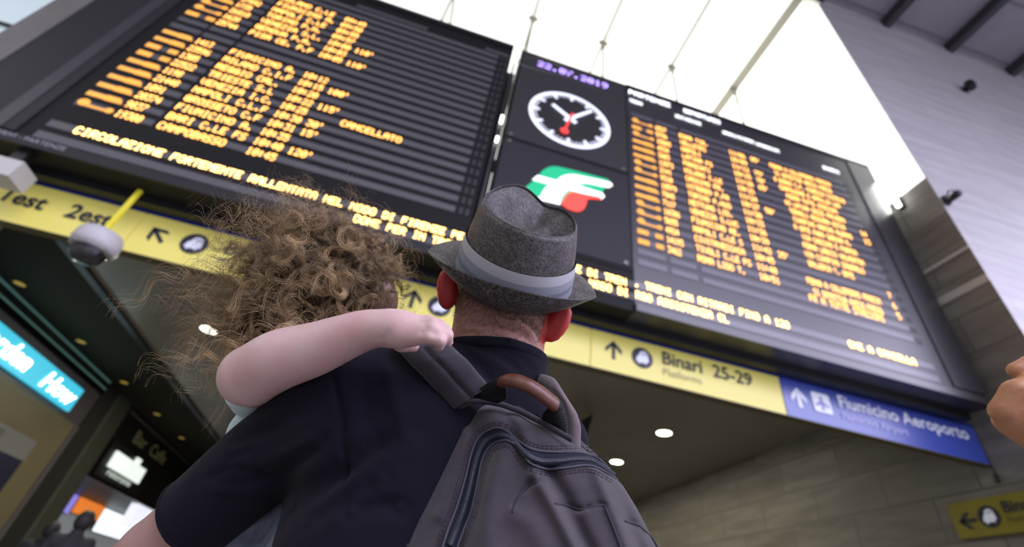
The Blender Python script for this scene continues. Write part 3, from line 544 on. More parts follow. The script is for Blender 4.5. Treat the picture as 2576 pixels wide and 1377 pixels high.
# ================================================================ BODY SURFACES (signed distance volumes -> one continuous mesh)
class Vol:
    def __init__(s,lo,hi,res):
        s.lo=np.array(lo,float); s.res=res; s.n=np.ceil((np.array(hi)-s.lo)/res).astype(int)+1
        s.d=np.full(s.n,.5,np.float32)
    def _box(s,lo,hi):
        a=np.clip(np.floor((np.array(lo)-s.lo)/s.res).astype(int),0,s.n-1); b=np.clip(np.ceil((np.array(hi)-s.lo)/s.res).astype(int)+1,1,s.n)
        if (b<=a).any(): return None
        sl=tuple(slice(a[i],b[i]) for i in range(3))
        g=[s.lo[i]+s.res*np.arange(a[i],b[i]) for i in range(3)]
        return sl,g[0][:,None,None],g[1][None,:,None],g[2][None,None,:]
    def _mix(s,sl,q,k,op):
        o=s.d[sl]
        if op=='u':
            if k>0: h=np.clip(.5+.5*(o-q)/k,0,1); r=o*(1-h)+q*h-k*h*(1-h)
            else: r=np.minimum(o,q)
        elif op=='s':
            if k>0: h=np.clip(.5-.5*(o+q)/k,0,1); r=o*(1-h)+(-q)*h+k*h*(1-h)
            else: r=np.maximum(o,-q)
        s.d[sl]=r
    def cone(s,a,b,ra,rb,k=.02,op='u'):
        a=np.array(a,float); b=np.array(b,float); m=max(ra,rb)+k+.03
        B=s._box(np.minimum(a,b)-m,np.maximum(a,b)+m)
        if B is None: return
        sl,x,y,z=B; ab=b-a; L=max(ab@ab,1e-9)
        t=np.clip(((x-a[0])*ab[0]+(y-a[1])*ab[1]+(z-a[2])*ab[2])/L,0,1)
        q=np.sqrt((x-a[0]-t*ab[0])**2+(y-a[1]-t*ab[1])**2+(z-a[2]-t*ab[2])**2)-(ra+(rb-ra)*t)
        s._mix(sl,q.astype(np.float32),k,op)
    def chain(s,pts,k=.02,op='u'):
        for (a,ra),(b,rb) in zip(pts[:-1],pts[1:]): s.cone(a,b,ra,rb,k,op)
    def limb(s,pts,k=.02,n=28):
        """smooth tapering limb through (point, radius) stations"""
        q=np.array([[*p,r] for p,r in pts]); L=np.concatenate([[0],np.cumsum(np.linalg.norm(np.diff(q[:,:3],axis=0),axis=1))]); u=np.linspace(0,L[-1],n)
        q=np.stack([np.interp(u,L,q[:,i]) for i in range(4)],1)
        for _ in range(6): q[1:-1]=.5*q[1:-1]+.25*(q[:-2]+q[2:])
        old=s.d; s.d=np.full(s.n,.5,np.float32)
        for a,b in zip(q[:-1],q[1:]): s.cone(a[:3],b[:3],a[3],b[3],0)
        new=s.d; s.d=old; s._mix((slice(None),)*3,new,k,'u')
    def ell(s,c,r,axes=None,k=.02,op='u'):
        c=np.array(c,float); r=np.array(r,float); A=np.eye(3) if axes is None else np.array([np.array(v,float)/np.linalg.norm(v) for v in axes])
        m=r.max()+k+.03; B=s._box(c-m,c+m)
        if B is None: return
        sl,x,y,z=B; X=x-c[0];Y=y-c[1];Z=z-c[2]
        u=[(A[i,0]*X+A[i,1]*Y+A[i,2]*Z) for i in range(3)]
        k0=np.sqrt(sum((u[i]/r[i])**2 for i in range(3))); k1=np.sqrt(sum((u[i]/r[i]**2)**2 for i in range(3)))+1e-9
        s._mix(sl,(k0*(k0-1)/k1).astype(np.float32),k,op)
    def groove(s,pts,w,amp):
        """push the surface in (amp>0) or out (amp<0) along a polyline with a soft profile"""
        pts=np.array(pts,float); B=s._box(pts.min(0)-3*w,pts.max(0)+3*w)
        if B is None: return
        sl,x,y,z=B; best=None
        for a,b in zip(pts[:-1],pts[1:]):
            ab=b-a; L=max(ab@ab,1e-9); t=np.clip(((x-a[0])*ab[0]+(y-a[1])*ab[1]+(z-a[2])*ab[2])/L,0,1)
            q=(x-a[0]-t*ab[0])**2+(y-a[1]-t*ab[1])**2+(z-a[2]-t*ab[2])**2
            best=q if best is None else np.minimum(best,q)
        s.d[sl]+=(amp*np.exp(-best/w**2)).astype(np.float32)
    def cut(s,p,n,k=.01):
        """remove what lies on the side the normal points to"""
        n=np.array(n,float); n/=np.linalg.norm(n); B=s._box(s.lo,s.lo+s.res*s.n)
        sl,x,y,z=B; q=-((x-p[0])*n[0]+(y-p[1])*n[1]+(z-p[2])*n[2]); s._mix(sl,q.astype(np.float32),k,'s')
    def mesh(s):
        d=s.d.copy(); d[0]=d[-1]=.5; d[:,0]=d[:,-1]=.5; d[:,:,0]=d[:,:,-1]=.5
        ins=d<0; nx,ny,nz=np.array(d.shape)-1
        c=[ins[i:nx+i,j:ny+j,k:nz+k] for i in (0,1) for j in (0,1) for k in (0,1)]
        cnt=sum(a.astype(np.int8) for a in c); act=(cnt>0)&(cnt<8)
        idx=np.full(act.shape,-1,np.int64); I=np.argwhere(act); idx[act]=np.arange(len(I))
        acc=np.zeros((len(I),3)); w=np.zeros(len(I))
        cv=[(i,j,k) for i in (0,1) for j in (0,1) for k in (0,1)]
        val={v:d[I[:,0]+v[0],I[:,1]+v[1],I[:,2]+v[2]] for v in cv}
        for a in cv:
            for ax in range(3):
                if a[ax]==0:
                    b=list(a); b[ax]=1; b=tuple(b); va,vb=val[a],val[b]; m=(va<0)!=(vb<0)
                    t=np.where(m,va/np.where(m,va-vb,1),0); p=np.tile(np.array(a,float),(len(I),1)); p[:,ax]+=t
                    acc+=p*m[:,None]; w+=m
        V=s.lo+s.res*(I+acc/w[:,None]); Q=[]
        for ax in range(3):
            sh=[slice(0,None)]*3; A=[slice(1,-1)]*3; Bs=[slice(1,-1)]*3; A[ax]=slice(0,-1); Bs[ax]=slice(1,None)
            m=ins[tuple(A)]!=ins[tuple(Bs)]; E=np.argwhere(m)
            E2=E.copy(); 
            for o in range(3):
                if o!=ax: E2[:,o]+=1
            u,v=(ax+1)%3,(ax+2)%3
            def g(du,dv):
                q=E2.copy(); q[:,u]-=du; q[:,v]-=dv; return idx[q[:,0],q[:,1],q[:,2]]
            q=np.stack([g(0,0),g(1,0),g(1,1),g(0,1)],1)
            fl=~ins[tuple(A)][m]; q[fl]=q[fl][:,::-1]; 
            ok=(q>=0).all(1); Q.append(q[ok])
        return V,np.vstack(Q)
def build_np(name,V,Q,m,parent=None,smooth=True,mi=None):
    me=bpy.data.meshes.new(name); k=Q.shape[1]
    me.vertices.add(len(V)); me.vertices.foreach_set('co',V.astype(np.float32).ravel())
    me.loops.add(Q.size); me.loops.foreach_set('vertex_index',Q.astype(np.int32).ravel())
    me.polygons.add(len(Q)); me.polygons.foreach_set('loop_start',np.arange(0,Q.size,k,dtype=np.int32)); me.polygons.foreach_set('loop_total',np.full(len(Q),k,dtype=np.int32))
    if mi is not None: me.polygons.foreach_set('material_index',mi.astype(np.int32))
    me.polygons.foreach_set('use_smooth',[smooth]*len(Q)); me.update(calc_edges=True); me.validate()
    return link(name,me,m,parent)
def relax(V,Q,n=2,f=.5):
    for _ in range(n):
        acc=np.zeros_like(V); w=np.zeros(len(V))
        for i in range(4):
            a=Q[:,i]; b=Q[:,(i+1)%4]
            np.add.at(acc,a,V[b]); np.add.at(w,a,1); np.add.at(acc,b,V[a]); np.add.at(w,b,1)
        V=V*(1-f)+f*acc/np.maximum(w,1)[:,None]
    return V
def R_(px,d): return px*d/F
XL=RW.T@np.array([.9648,.2630,0.]);  # across the shoulders, seen in the photo
def camv(x,y,z): return RW.T@np.array([x,y,z],float)

def crease(V,Q,lines):
    """real folds pressed into the surface along lines (x,y photo points, width m, depth m); far side left alone"""
    n=np.cross(V[Q[:,2]]-V[Q[:,0]],V[Q[:,3]]-V[Q[:,1]]); N=np.zeros_like(V)
    for i in range(4): np.add.at(N,Q[:,i],n)
    N/=np.linalg.norm(N,axis=1)[:,None]+1e-12
    c=(V-CAM)@RW.T; px=1288+F*c[:,0]/c[:,2]; py=688.5+F*c[:,1]/c[:,2]; view=(V-CAM)/np.linalg.norm(V-CAM,axis=1)[:,None]
    f=(N*view).sum(1); 
    if (f[c[:,2]<np.percentile(c[:,2],20)]).mean()>0: N=-N; f=-f
    vis=np.clip(-f*4,0,1); disp=np.zeros(len(V))
    for pts,w,a in lines:
        best=np.full(len(V),1e12)
        for (ax,ay),(bx,by) in zip(pts[:-1],pts[1:]):
            dx,dy=bx-ax,by-ay; t=np.clip(((px-ax)*dx+(py-ay)*dy)/(dx*dx+dy*dy),0,1); best=np.minimum(best,(px-ax-t*dx)**2+(py-ay-t*dy)**2)
        # fade towards both ends of the fold
        e0=np.hypot(px-pts[0][0],py-pts[0][1]); e1=np.hypot(px-pts[-1][0],py-pts[-1][1]); L=sum(math.hypot(b[0]-a_[0],b[1]-a_[1]) for a_,b in zip(pts[:-1],pts[1:]))
        disp+=a*np.exp(-best*(c[:,2]/F)**2/w**2)*np.clip(np.minimum(e0,e1)/(L*.25)+.25,0,1)
    return V-N*(disp*vis)[:,None]
# ================================================================ THE MAN
skin=mat('man_skin',(.44,.25,.185),.55,sss=.15,sssr=(1,.35,.2),bump=[('noise',260,.12,.002),('voro',700,.08,.001)],var=(30,.25,(.42,.20,.15)))
ear_m=mat('ear_backlit_skin',(.50,.045,.038),.45,sss=.6,sssr=(1,.12,.06))  # red of light shining through the ears is put into the base colour
scalp_m=mat('shaved_scalp',(.16,.11,.085),.7,bump=[('noise',900,.5,.002)],var=(60,.2,(.25,.17,.13)))
arm_m=mat('arm_skin',(.42,.25,.22),.55,sss=.12,bump=[('noise',200,.1,.002)],var=(18,.25,(.36,.19,.16)))
man=empty('person',P(1200,1300,.60)*[1,1,0],'man seen from behind in navy T-shirt and straw hat, carrying a child and a backpack','person')
v=Vol(P(1283,690,.73)-[.62,.35,.52],P(1283,690,.73)+[.45,.40,.20],.003)
hc_=P(1284,700,.725)
LA=camv(.9648,.263,0); UA=camv(.23,-.95,-.22); UA-=LA*(UA@LA); UA/=np.linalg.norm(UA); FA=np.cross(UA,LA)   # head frame: lateral, up (tilted back), away
FA=FA*np.sign(FA@camv(0,0,1))
v.ell(hc_+FA*.022-UA*.004,(.077,.086,.094),(LA,UA,FA))
v.ell(P(1268,775,.735),(.073,.060,.075),(LA,UA,FA),k=.012)
v.chain([(P(1262,790,.725),.0715),(P(1250,868,.703),.0700),(P(1245,895,.70),.062),(P(1235,960,.69),.055)],k=.003)
v.ell(P(1322,850,.80),(.034,.045,.045),(LA,UA,FA),k=.03)    # jaw, right
v.ell(P(1290,740,.82),(.06,.07,.07),(LA,UA,FA),k=.03)      # face side
v.ell(P(1290,700,.905),(.014,.022,.016),(LA,UA,FA),k=.012) # nose
for q in (-1,1):
    v.ell(P(1290,690,.880)+LA*.030*q,(.014,.009,.010),(LA,UA,FA),k=.004,op='s')
    v.ell(P(1290,690,.884)+LA*.030*q,(.010,.008,.010),(LA,UA,FA),k=.003)
v.ell(P(1300,770,.885),(.022,.006,.010),(LA,UA,FA),k=.006)
# neck folds
def pl(*p): return [P(*q) for q in p]
NAPE=[(((1150,845),(1175,838),(1210,842)),.004,.003),(((1185,815),(1230,812),(1280,822),(1325,845),(1350,872)),.0045,.0035),(((1300,795),(1335,812),(1358,838),(1370,872)),.005,.006),(((1285,800),(1320,822),(1345,850)),.006,-.003)]
# ears
def ear(c,top,bot,wd,side):
    a=(P(*top)-P(*bot)); L=np.linalg.norm(a)/2; a/=np.linalg.norm(a)
    view=P(*c)-CAM; view/=np.linalg.norm(view); o=np.cross(a,view); o/=np.linalg.norm(o); o*=np.sign(o@LA)*side
    dd=np.cross(a,o)
    v.ell(P(*c),(L,wd,.0115),(a,o+.3*dd*np.sign(dd@view),dd),k=.006)
    # rolled rim
    tt=np.linspace(-1.2,1.25,7); pts=[P(*c)+a*L*.88*math.sin(t)+(o*wd*.86)*math.cos(t)+view*.004 for t in tt]
    v.chain([(p,.0042) for p in pts],k=.004)
    v.groove([P(*c)+a*L*q-view*.010+o*wd*.1 for q in (-.5,0,.5)],.006,.002)
ear((1401,812,.700),(1424,767,.700),(1374,862,.70),.0155,1)
ear((1126,728,.705),(1131,676,.705),(1130,781,.705),.0140,-1)
# torso core under the shirt and left arm
N0=P(1240,920,.68)
v.chain([(N0,.052),(N0-[.02,-.04,.14],.07),(N0-[.03,-.06,.40],.09)],k=.01)
v.chain([(P(1190,985,.675),.035),(P(850,1040,.61),.040),(P(500,1300,.582),.0425),(P(395,1393,.582),.0430),(P(240,1530,.60),.042)],k=.006)
V,Q=v.mesh(); V=relax(V,Q,1,.35); V=crease(V,Q,NAPE)
ce=V[Q].mean(1)
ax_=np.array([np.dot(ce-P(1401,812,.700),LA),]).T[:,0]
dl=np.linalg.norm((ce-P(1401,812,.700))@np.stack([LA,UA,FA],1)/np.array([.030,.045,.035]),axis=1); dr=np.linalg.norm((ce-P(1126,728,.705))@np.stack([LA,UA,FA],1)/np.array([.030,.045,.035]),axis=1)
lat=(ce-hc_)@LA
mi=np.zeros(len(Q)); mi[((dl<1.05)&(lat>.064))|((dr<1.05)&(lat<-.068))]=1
u=(ce-hc_)@UA; mi[(mi==0)&(u>-.030)]=2
mi[(ce@camv(-1,0,0)+CAM@camv(1,0,0)>.22)]=3
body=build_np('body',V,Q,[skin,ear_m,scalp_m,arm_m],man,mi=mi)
# cropped hair on the nape, denser towards the hat, and beard edge
hb=[]; fn=[]
tri=V[Q]; nrm=np.cross(tri[:,2]-tri[:,0],tri[:,3]-tri[:,1]); nrm/=np.linalg.norm(nrm,axis=1)[:,None]+1e-9
if ((ce-hc_)*nrm).sum(1).mean()<0: nrm=-nrm
dens=np.clip((u+.078)/.05,0,1)**1.3*((mi==2)|(mi==0))*(u<.02)*(abs(lat)<.072)*(np.linalg.norm(ce-hc_,axis=1)<.16)
beard=(np.linalg.norm(ce-P(1368,872,.755),axis=1)<.022)*1.0*(mi==0)
pr=dens*1.0+beard*1.2; pr/=pr.sum(); NH=60000
pick=rng.choice(len(Q),NH,p=pr); b0=ce[pick]+rng.normal(0,.0012,(NH,3)); nn=nrm[pick]
dirv=nn*.55-UA*.75+rng.normal(0,.22,(NH,3)); dirv/=np.linalg.norm(dirv,axis=1)[:,None]
L=(.0035+.0045*rng.random(NH))[:,None]; sd=np.cross(dirv,rng.normal(0,1,(NH,3))); sd/=np.linalg.norm(sd,axis=1)[:,None]
Vh=np.stack([b0-sd*.00013,b0+sd*.00013,b0+dirv*L],1).reshape(-1,3); Qh=np.arange(NH*3).reshape(-1,3)
build_np('cropped_hair',Vh,Qh,mat('cropped_hair',(.085,.06,.045),.6),man,smooth=False)
# ---------------------------------------------------------------- hat
BC=P(1292,694,.715)          # centre of the hat base
HL=LA; HU=camv(.225,-.90,-.44); HU-=HL*(HU@HL); HU/=np.linalg.norm(HU); HF=np.cross(HU,HL); HF*=np.sign(HF@camv(0,0,1))
hat=empty('hat',BC); hat.parent=man; hat.matrix_parent_inverse=Matrix.Translation(-man.location); hat['label']='dark woven straw hat with a grey striped band'
def hp(x,y,z): return BC+HL*x+HF*y+HU*z
def uvmesh(name,fn_,us,vs,m,parent,uvs,closed=True,sub=None):
    """grid mesh with a UV map in metres for the woven pattern"""
    nu,nv=len(us),len(vs); V=np.array([[fn_(a,b) for a in us] for b in vs]).reshape(-1,3)
    nu2=nu if closed else nu-1
    Q=np.array([(j*nu+i,j*nu+(i+1)%nu,(j+1)*nu+(i+1)%nu,(j+1)*nu+i) for j in range(nv-1) for i in range(nu2)])
    me=bpy.data.meshes.new(name); me.from_pydata([tuple(a) for a in V],[],[tuple(int(k) for k in q) for q in Q]); me.polygons.foreach_set('use_smooth',[True]*len(Q))
    uv=me.uv_layers.new(name='UVMap'); arr=[]
    for j in range(nv-1):
        for i in range(nu2):
            for (a,b) in ((i,j),(i+1,j),(i+1,j+1),(i,j+1)): arr+=list(uvs(a,b))
    uv.data.foreach_set('uv',arr); me.update()
    o=bpy.data.objects.new(name,me); C.objects.link(o); me.materials.append(m); o.parent=parent
    o.matrix_parent_inverse=Matrix.Translation(-parent.location) if parent is not man else Matrix.Translation(-man.location)
    return o
def weave(name,c1,c2,c3,bw=.0034,bh=.0019,rot=.5,rough=.5):
    m=bpy.data.materials.new(name); m.use_nodes=True; nt=m.node_tree; b=nt.nodes['Principled BSDF']; b.inputs['Roughness'].default_value=rough
    uv=nt.nodes.new('ShaderNodeUVMap'); mp=nt.nodes.new('ShaderNodeMapping'); mp.inputs['Rotation'].default_value=(0,0,rot); nt.links.new(uv.outputs[0],mp.inputs[0])
    br=nt.nodes.new('ShaderNodeTexBrick'); br.inputs['Scale'].default_value=1; br.inputs['Brick Width'].default_value=bw; br.inputs['Row Height'].default_value=bh; br.inputs['Mortar Size'].default_value=bh*.17; br.inputs['Mortar Smooth'].default_value=.8
    br.inputs['Color1'].default_value=(*c1,1); br.inputs['Color2'].default_value=(*c2,1); br.inputs['Mortar'].default_value=(*c3,1); nt.links.new(mp.outputs[0],br.inputs[0])
    n=nt.nodes.new('ShaderNodeTexNoise'); n.inputs['Scale'].default_value=40; nt.links.new(uv.outputs[0],n.inputs[0])
    mx=nt.nodes.new('ShaderNodeMix'); mx.data_type='RGBA'; mx.blend_type='MULTIPLY'; mx.inputs[0].default_value=.55; nt.links.new(br.outputs[0],mx.inputs[6]); 
    r=nt.nodes.new('ShaderNodeValToRGB'); r.color_ramp.elements[0].position=.35; r.color_ramp.elements[1].position=.62; r.color_ramp.elements[0].color=(.35,.34,.33,1); nt.links.new(n.outputs[0],r.inputs[0]); nt.links.new(r.outputs[0],mx.inputs[7])
    nt.links.new(mx.outputs[2],b.inputs['Base Color'])
    bp=nt.nodes.new('ShaderNodeBump'); bp.inputs['Strength'].default_value=.9; bp.inputs['Distance'].default_value=.0008; bp.invert=True; nt.links.new(br.outputs['Fac'],bp.inputs['Height']); nt.links.new(bp.outputs[0],b.inputs['Normal'])
    return m
straw=weave('woven_straw',(.185,.168,.155),(.042,.037,.036),(.010,.009,.010))
# crown: angle 0 = towards the camera side (back of the hat)
TH=np.linspace(0,2*math.pi,145)[:-1]
A0,B0=.0885,.102
def crown(t,s):
    # s 0..1 side wall, 1..2 over the crest and into the dent
    cs,sn=math.cos(t),math.sin(t)           # cs=1 back
    H=.107+.014*max(0,-cs)-.004*sn
    H-=.016*math.exp(-((((t-math.pi+.30)+math.pi)%(2*math.pi)-math.pi)/.42)**2)   # pinch notch at the front
    H+=.006*math.exp(-((((t-math.pi-.75)+math.pi)%(2*math.pi)-math.pi)/.6)**2)
    if s<=1:
        h=H*s*.94; k=1-.20*s**1.9-.02*math.sin(math.pi*s)
        pin=1-.10*s*s*math.exp(-((abs(((t-math.pi)+math.pi)%(2*math.pi)-math.pi)-.75)/.35)**2)
        k*=pin; a,b=A0*k,B0*k
        return hp(a*sn,-b*cs,h)
    q=s-1                                   # 0..1 to the centre
    e=q*5 if q<.2 else 1
    k=.78*(1-.035*math.sin(e*math.pi/2)) if q<.2 else .81*.965*(1-(q-.2)/.8)
    pin=1-.10*math.exp(-((abs(((t-math.pi)+math.pi)%(2*math.pi)-math.pi)-.75)/.35)**2)*max(0,1-q*1.3)
    k*=pin
    h=H*.94+.0065*math.sin(e*math.pi/2)-(0 if q<.06 else .034*min(1,((q-.06)/.5))**1.1*(1-.25*max(0,-cs)))
    if q>.45: # teardrop ridge inside the dent
        w_=(q-.45)/.55; h0=.104*.94-.026; h=h*(1-w_)+(h0)*w_
    return hp(A0*k*sn,-B0*k*cs,h)
SS=np.concatenate([np.linspace(0,1,26),np.linspace(1.01,1.99,34)])
cro=uvmesh('crown',crown,TH,SS,straw,hat,lambda i,j:(i*2*math.pi/144*.088,[*np.cumsum([0]+[.0045]*25+[.0028]*34)][j]))
# centre seam on the back of the crown and crest stitching
a=MB(); a.tube([crown(.08,s)+ (crown(.08,s)-hp(0,0,.06))*.004 for s in np.linspace(.3,1.0,16)],.0006,5); a.tube([crown(t,1.04)+HU*.0004 for t in np.linspace(-1.35,1.35,40)],.0008,5)
a.build('stitching',mat('hat_stitch',(.16,.15,.14),.6),hat)
def brim(t,s):
    cs,sn=math.cos(t),math.sin(t); back=max(0,cs); front=max(0,-cs)
    w_=.040+.004*abs(sn)-.004*back+.006*front
    up=.041*back**.8+.003*abs(sn)**1.5*(1 if back>0 else 1-front*.9)-.012*front
    # s 0..1 top surface out, 1..1.1 edge, 1.1..2.1 underside back in
    th=0
    if s>1.05: th=-.0022; s=2.1-s
    s=min(s,1)
    o=w_*(s-.38*back*s*s); h=up*s**1.25*(.5+.5*s)+th
    a=A0+o+(.003*(1 if sn<0 else -1)*s); b=B0+o*.9
    return hp(a*sn,-b*cs,h)
uvmesh('brim',brim,TH,np.concatenate([np.linspace(0,1,14),np.linspace(1.1,2.1,14)]),straw,hat,lambda i,j:(i*2*math.pi/144*.115,j*.0032))
def edge(t): p=brim(t,1.0); q=brim(t,1.1); return (p+q)/2
a=MB(); pts=[edge(t) for t in np.linspace(0,2*math.pi,145)]; a.tube(pts,.0017,8); a.build('brim_edge',mat('brim_edge',(.14,.125,.115),.6,bump=[('noise',1500,.8,.001)]),hat,True)
# band in three grey stripes
bm=[mat('band_light',(.40,.41,.43),.55,bump=[('noise',1200,.3,.0006)]),mat('band_mid',(.24,.26,.30),.55,bump=[('noise',1200,.3,.0006)]),mat('band_dark',(.15,.17,.21),.55,bump=[('noise',1200,.3,.0006)])]
band=empty('hat_band',BC)
bpts=[(.050,0),(.042,0),(.036,1),(.030,1),(.024,2),(.018,1),(.006,2)]
a=MB(); Vb=[]; 
for h,_ in bpts:
    for t in TH:
        s=h/(.104*.94); p=crown(t,s); c=hp(0,0,h); d=p-c; Vb.append(p+d/np.linalg.norm(d)*.0022)
n=len(TH)
for j in range(len(bpts)-1):
    a.mi+=[bpts[j][1]]*n; a.f+=[(j*n+i,j*n+(i+1)%n,(j+1)*n+(i+1)%n,(j+1)*n+i) for i in range(n)]
a.v=[np.array(Vb)]
bpy.data.objects.remove(band)
bo=a.build('hat_band',bm,None,True); bo.parent=hat; bo.matrix_parent_inverse=Matrix.Translation(-hat.location); bo['label']='grey band with lighter and darker stripes'
# small white feather quill stuck under the brim
a=MB(); a.tube(pl((1283,757,.612),(1285,764,.611),(1289,775,.613)),[.0002,.0011,.0002],6); a.build('white_fibre',mat('white_fibre',(.8,.8,.78),.5),man,True)
# ---------------------------------------------------------------- T-shirt
shirt_m=mat('navy_cotton',(.0038,.0035,.0080),.9,sheen=.04,spec=.15,bump=[('noise',900,.25,.001),('noise',35,.3,.006)],var=(14,.2,(.0055,.005,.011)))
s=Vol(P(1200,1100,.62)-[.52,.30,.62],P(1200,1100,.62)+[.35,.35,.30],.003)
SL,SR=P(850,1035,.605),P(1376,1122,.69)
s.chain([(P(1254,840,.71),.0765),(P(1240,930,.69),.079),(P(1215,1000,.67),.085)],k=.004)
s.chain([(P(1200,960,.66),.060),(P(1040,990,.635),.054),(P(900,1012,.615),.054),(SL,.060)],k=.004)
s.chain([(P(1290,1000,.685),.050),(SR,.057)],k=.01)
s.limb([(SL,.062),(P(678,1143,.595),.056),(P(505,1296,.58),.0515),(P(420,1372,.58),.0505)],k=.05)
s.chain([(N0-[.065,-.03,.12],.105),(N0-[.085,-.05,.22],.118),(N0-[.075,-.06,.32],.128),(N0-[.05,-.07,.44],.132),(N0-[.03,-.07,.62],.14)],k=.03)
s.chain([(N0-[-.035,-.04,.13],.082),(N0-[-.03,-.06,.30],.105),(N0-[-.02,-.07,.60],.13)],k=.03)
s.ell(N0-[.10,.01,.12],(.10,.06,.10),k=.05)      # left shoulder blade
s.ell(N0-[-.045,.01,.12],(.07,.055,.09),k=.03)
s.cone(SR,SR+np.array([.03,.10,-.22]),.056,.05,k=.02)
# neck opening and sleeve end
C1,C2,C3=P(1228,838,.618),P(1362,915,.71),P(1125,856,.66); cn=np.cross(C2-C1,C3-C1); cn/=np.linalg.norm(cn); cn*=np.sign(cn[2])
gx=[s.lo[i]+s.res*np.arange(s.n[i]) for i in range(3)]; X,Y,Z=gx[0][:,None,None],gx[1][None,:,None],gx[2][None,None,:]
pln=-((X-C1[0])*cn[0]+(Y-C1[1])*cn[1]+(Z-C1[2])*cn[2]); nc=P(1245,880,.70)
rad=np.sqrt((X-nc[0])**2+(Y-nc[1])**2+(Z-nc[2])**2)-.115
s.d=np.maximum(s.d,-np.maximum(pln,rad)).astype(np.float32)
s.cone(P(1262,790,.725),P(1248,880,.70),.0735,.0720,k=.002,op='s')
hemn=(P(440,1352,.58)-P(560,1250,.585)); hemn/=np.linalg.norm(hemn)
s.cut(P(500,1297,.58),hemn*1.0+camv(-.05,.2,0),.004) if False else None
# folds of the cloth
FOLDS=[
    (((830,925),(848,985),(862,1055),(860,1150),(848,1240)),.004,.0045),
    (((700,1260),(790,1215),(880,1170),(960,1110),(1010,1080)),.012,.010),
    (((760,1320),(870,1250),(960,1200)),.010,.007),
    (((560,1120),(680,1075),(780,1020)),.010,.005),
    (((600,1085),(700,1050)),.008,-.004),
    (((640,1180),(740,1130),(820,1090)),.010,-.005),
    (((690,1310),(800,1240),(870,1150)),.012,.008),
    (((880,1290),(960,1270),(1010,1280)),.010,.007),
    (((560,1160),(640,1130)),.005,.003),
    (((500,1210),(580,1180),(650,1190)),.005,.003),
    (((1170,865),(1230,880),(1290,915),(1330,960)),.007,.004),
    (((1180,885),(1250,915),(1310,960)),.007,-.004),
    (((1160,880),(1210,925),(1260,985)),.007,.0045),
    (((1150,905),(1200,960),(1240,1010)),.007,-.004),
    (((1240,870),(1310,900),(1345,940)),.005,.003),
    (((600,1210),(700,1190),(800,1130),(850,1060)),.007,.004),(((700,1000),(790,985),(850,960)),.006,-.003),
    (((960,900),(985,980),(1010,1060),(1030,1130)),.010,-.004),(((900,930),(925,1020),(930,1100)),.012,.003),(((520,1230),(600,1240),(700,1220)),.006,-.003),
    (((1215,930),(1255,985),(1290,1030)),.005,.003)]
V,Q=s.mesh(); V=relax(V,Q,2,.4); V=crease(V,Q,[(a_,b_,c_*(.5 if a_[0][0]>1120 else .95)) for a_,b_,c_ in FOLDS])
# trim at the sleeve hem and keep the shirt open there
ce=V[Q].mean(1)
hem0=P(502,1297,.58); hn=P(440,1352,.58)-P(560,1247,.583); hn/=np.linalg.norm(hn)
hn2=hn+camv(.0,.0,.10); hn2/=np.linalg.norm(hn2)
keep=~(((ce-hem0)@hn2>0)&(np.linalg.norm(ce-hem0,axis=1)<.30)&((ce-N0)@camv(1,0,0)<-.20))
Q2=Q[keep]; used=np.unique(Q2); remap=-np.ones(len(V),int); remap[used]=np.arange(len(used))
sh_=build_np('t_shirt',V[used],remap[Q2],shirt_m,man)
# hem rolls
def ring_on(V,Q,p,n,rad,lim):
    pass
u1=np.cross(hn2,[0,0,1.]); u1/=np.linalg.norm(u1); u2=np.cross(hn2,u1)
near=V[(abs((V-hem0)@hn2)<.004)&(np.linalg.norm(V-hem0,axis=1)<.11)]
ang=np.arctan2((near-hem0)@u2,(near-hem0)@u1); pts=[]
for b_ in np.linspace(-math.pi,math.pi,49)[:-1]:
    m_=abs((ang-b_+math.pi)%(2*math.pi)-math.pi)<.12
    if m_.any(): pts.append(near[m_].mean(0))
pts.append(pts[0]); a=MB(); a.tube(np.array(pts),.0022,8,cap=False); a.build('sleeve_hem',shirt_m,man,True)
# collar rib: lies round the neck
Vs=V[used]; nr=Vs[(abs((Vs-C1)@cn)<.004)&(np.linalg.norm(Vs-nc,axis=1)<.10)]
k1=np.cross(cn,[1,0,0.]); k1/=np.linalg.norm(k1); k2=np.cross(cn,k1); ang=np.arctan2((nr-nc)@k2,(nr-nc)@k1); pts=[]
for b_ in np.linspace(-math.pi,math.pi,73)[:-1]:
    m_=abs((ang-b_+math.pi)%(2*math.pi)-math.pi)<.09
    if m_.any(): q_=nr[m_]; pts.append(q_[np.argsort(np.linalg.norm(q_-nc,axis=1))[-max(1,len(q_)//2):]].mean(0))
pts.append(pts[0]); pts=np.array(pts)
for _ in range(3): pts[1:-1]=.5*pts[1:-1]+.25*(pts[:-2]+pts[2:])
a=MB(); a.tube(pts-cn*.004,.0075,12,cap=False,ell=.4,up=cn); a.build('collar',shirt_m,man,True)
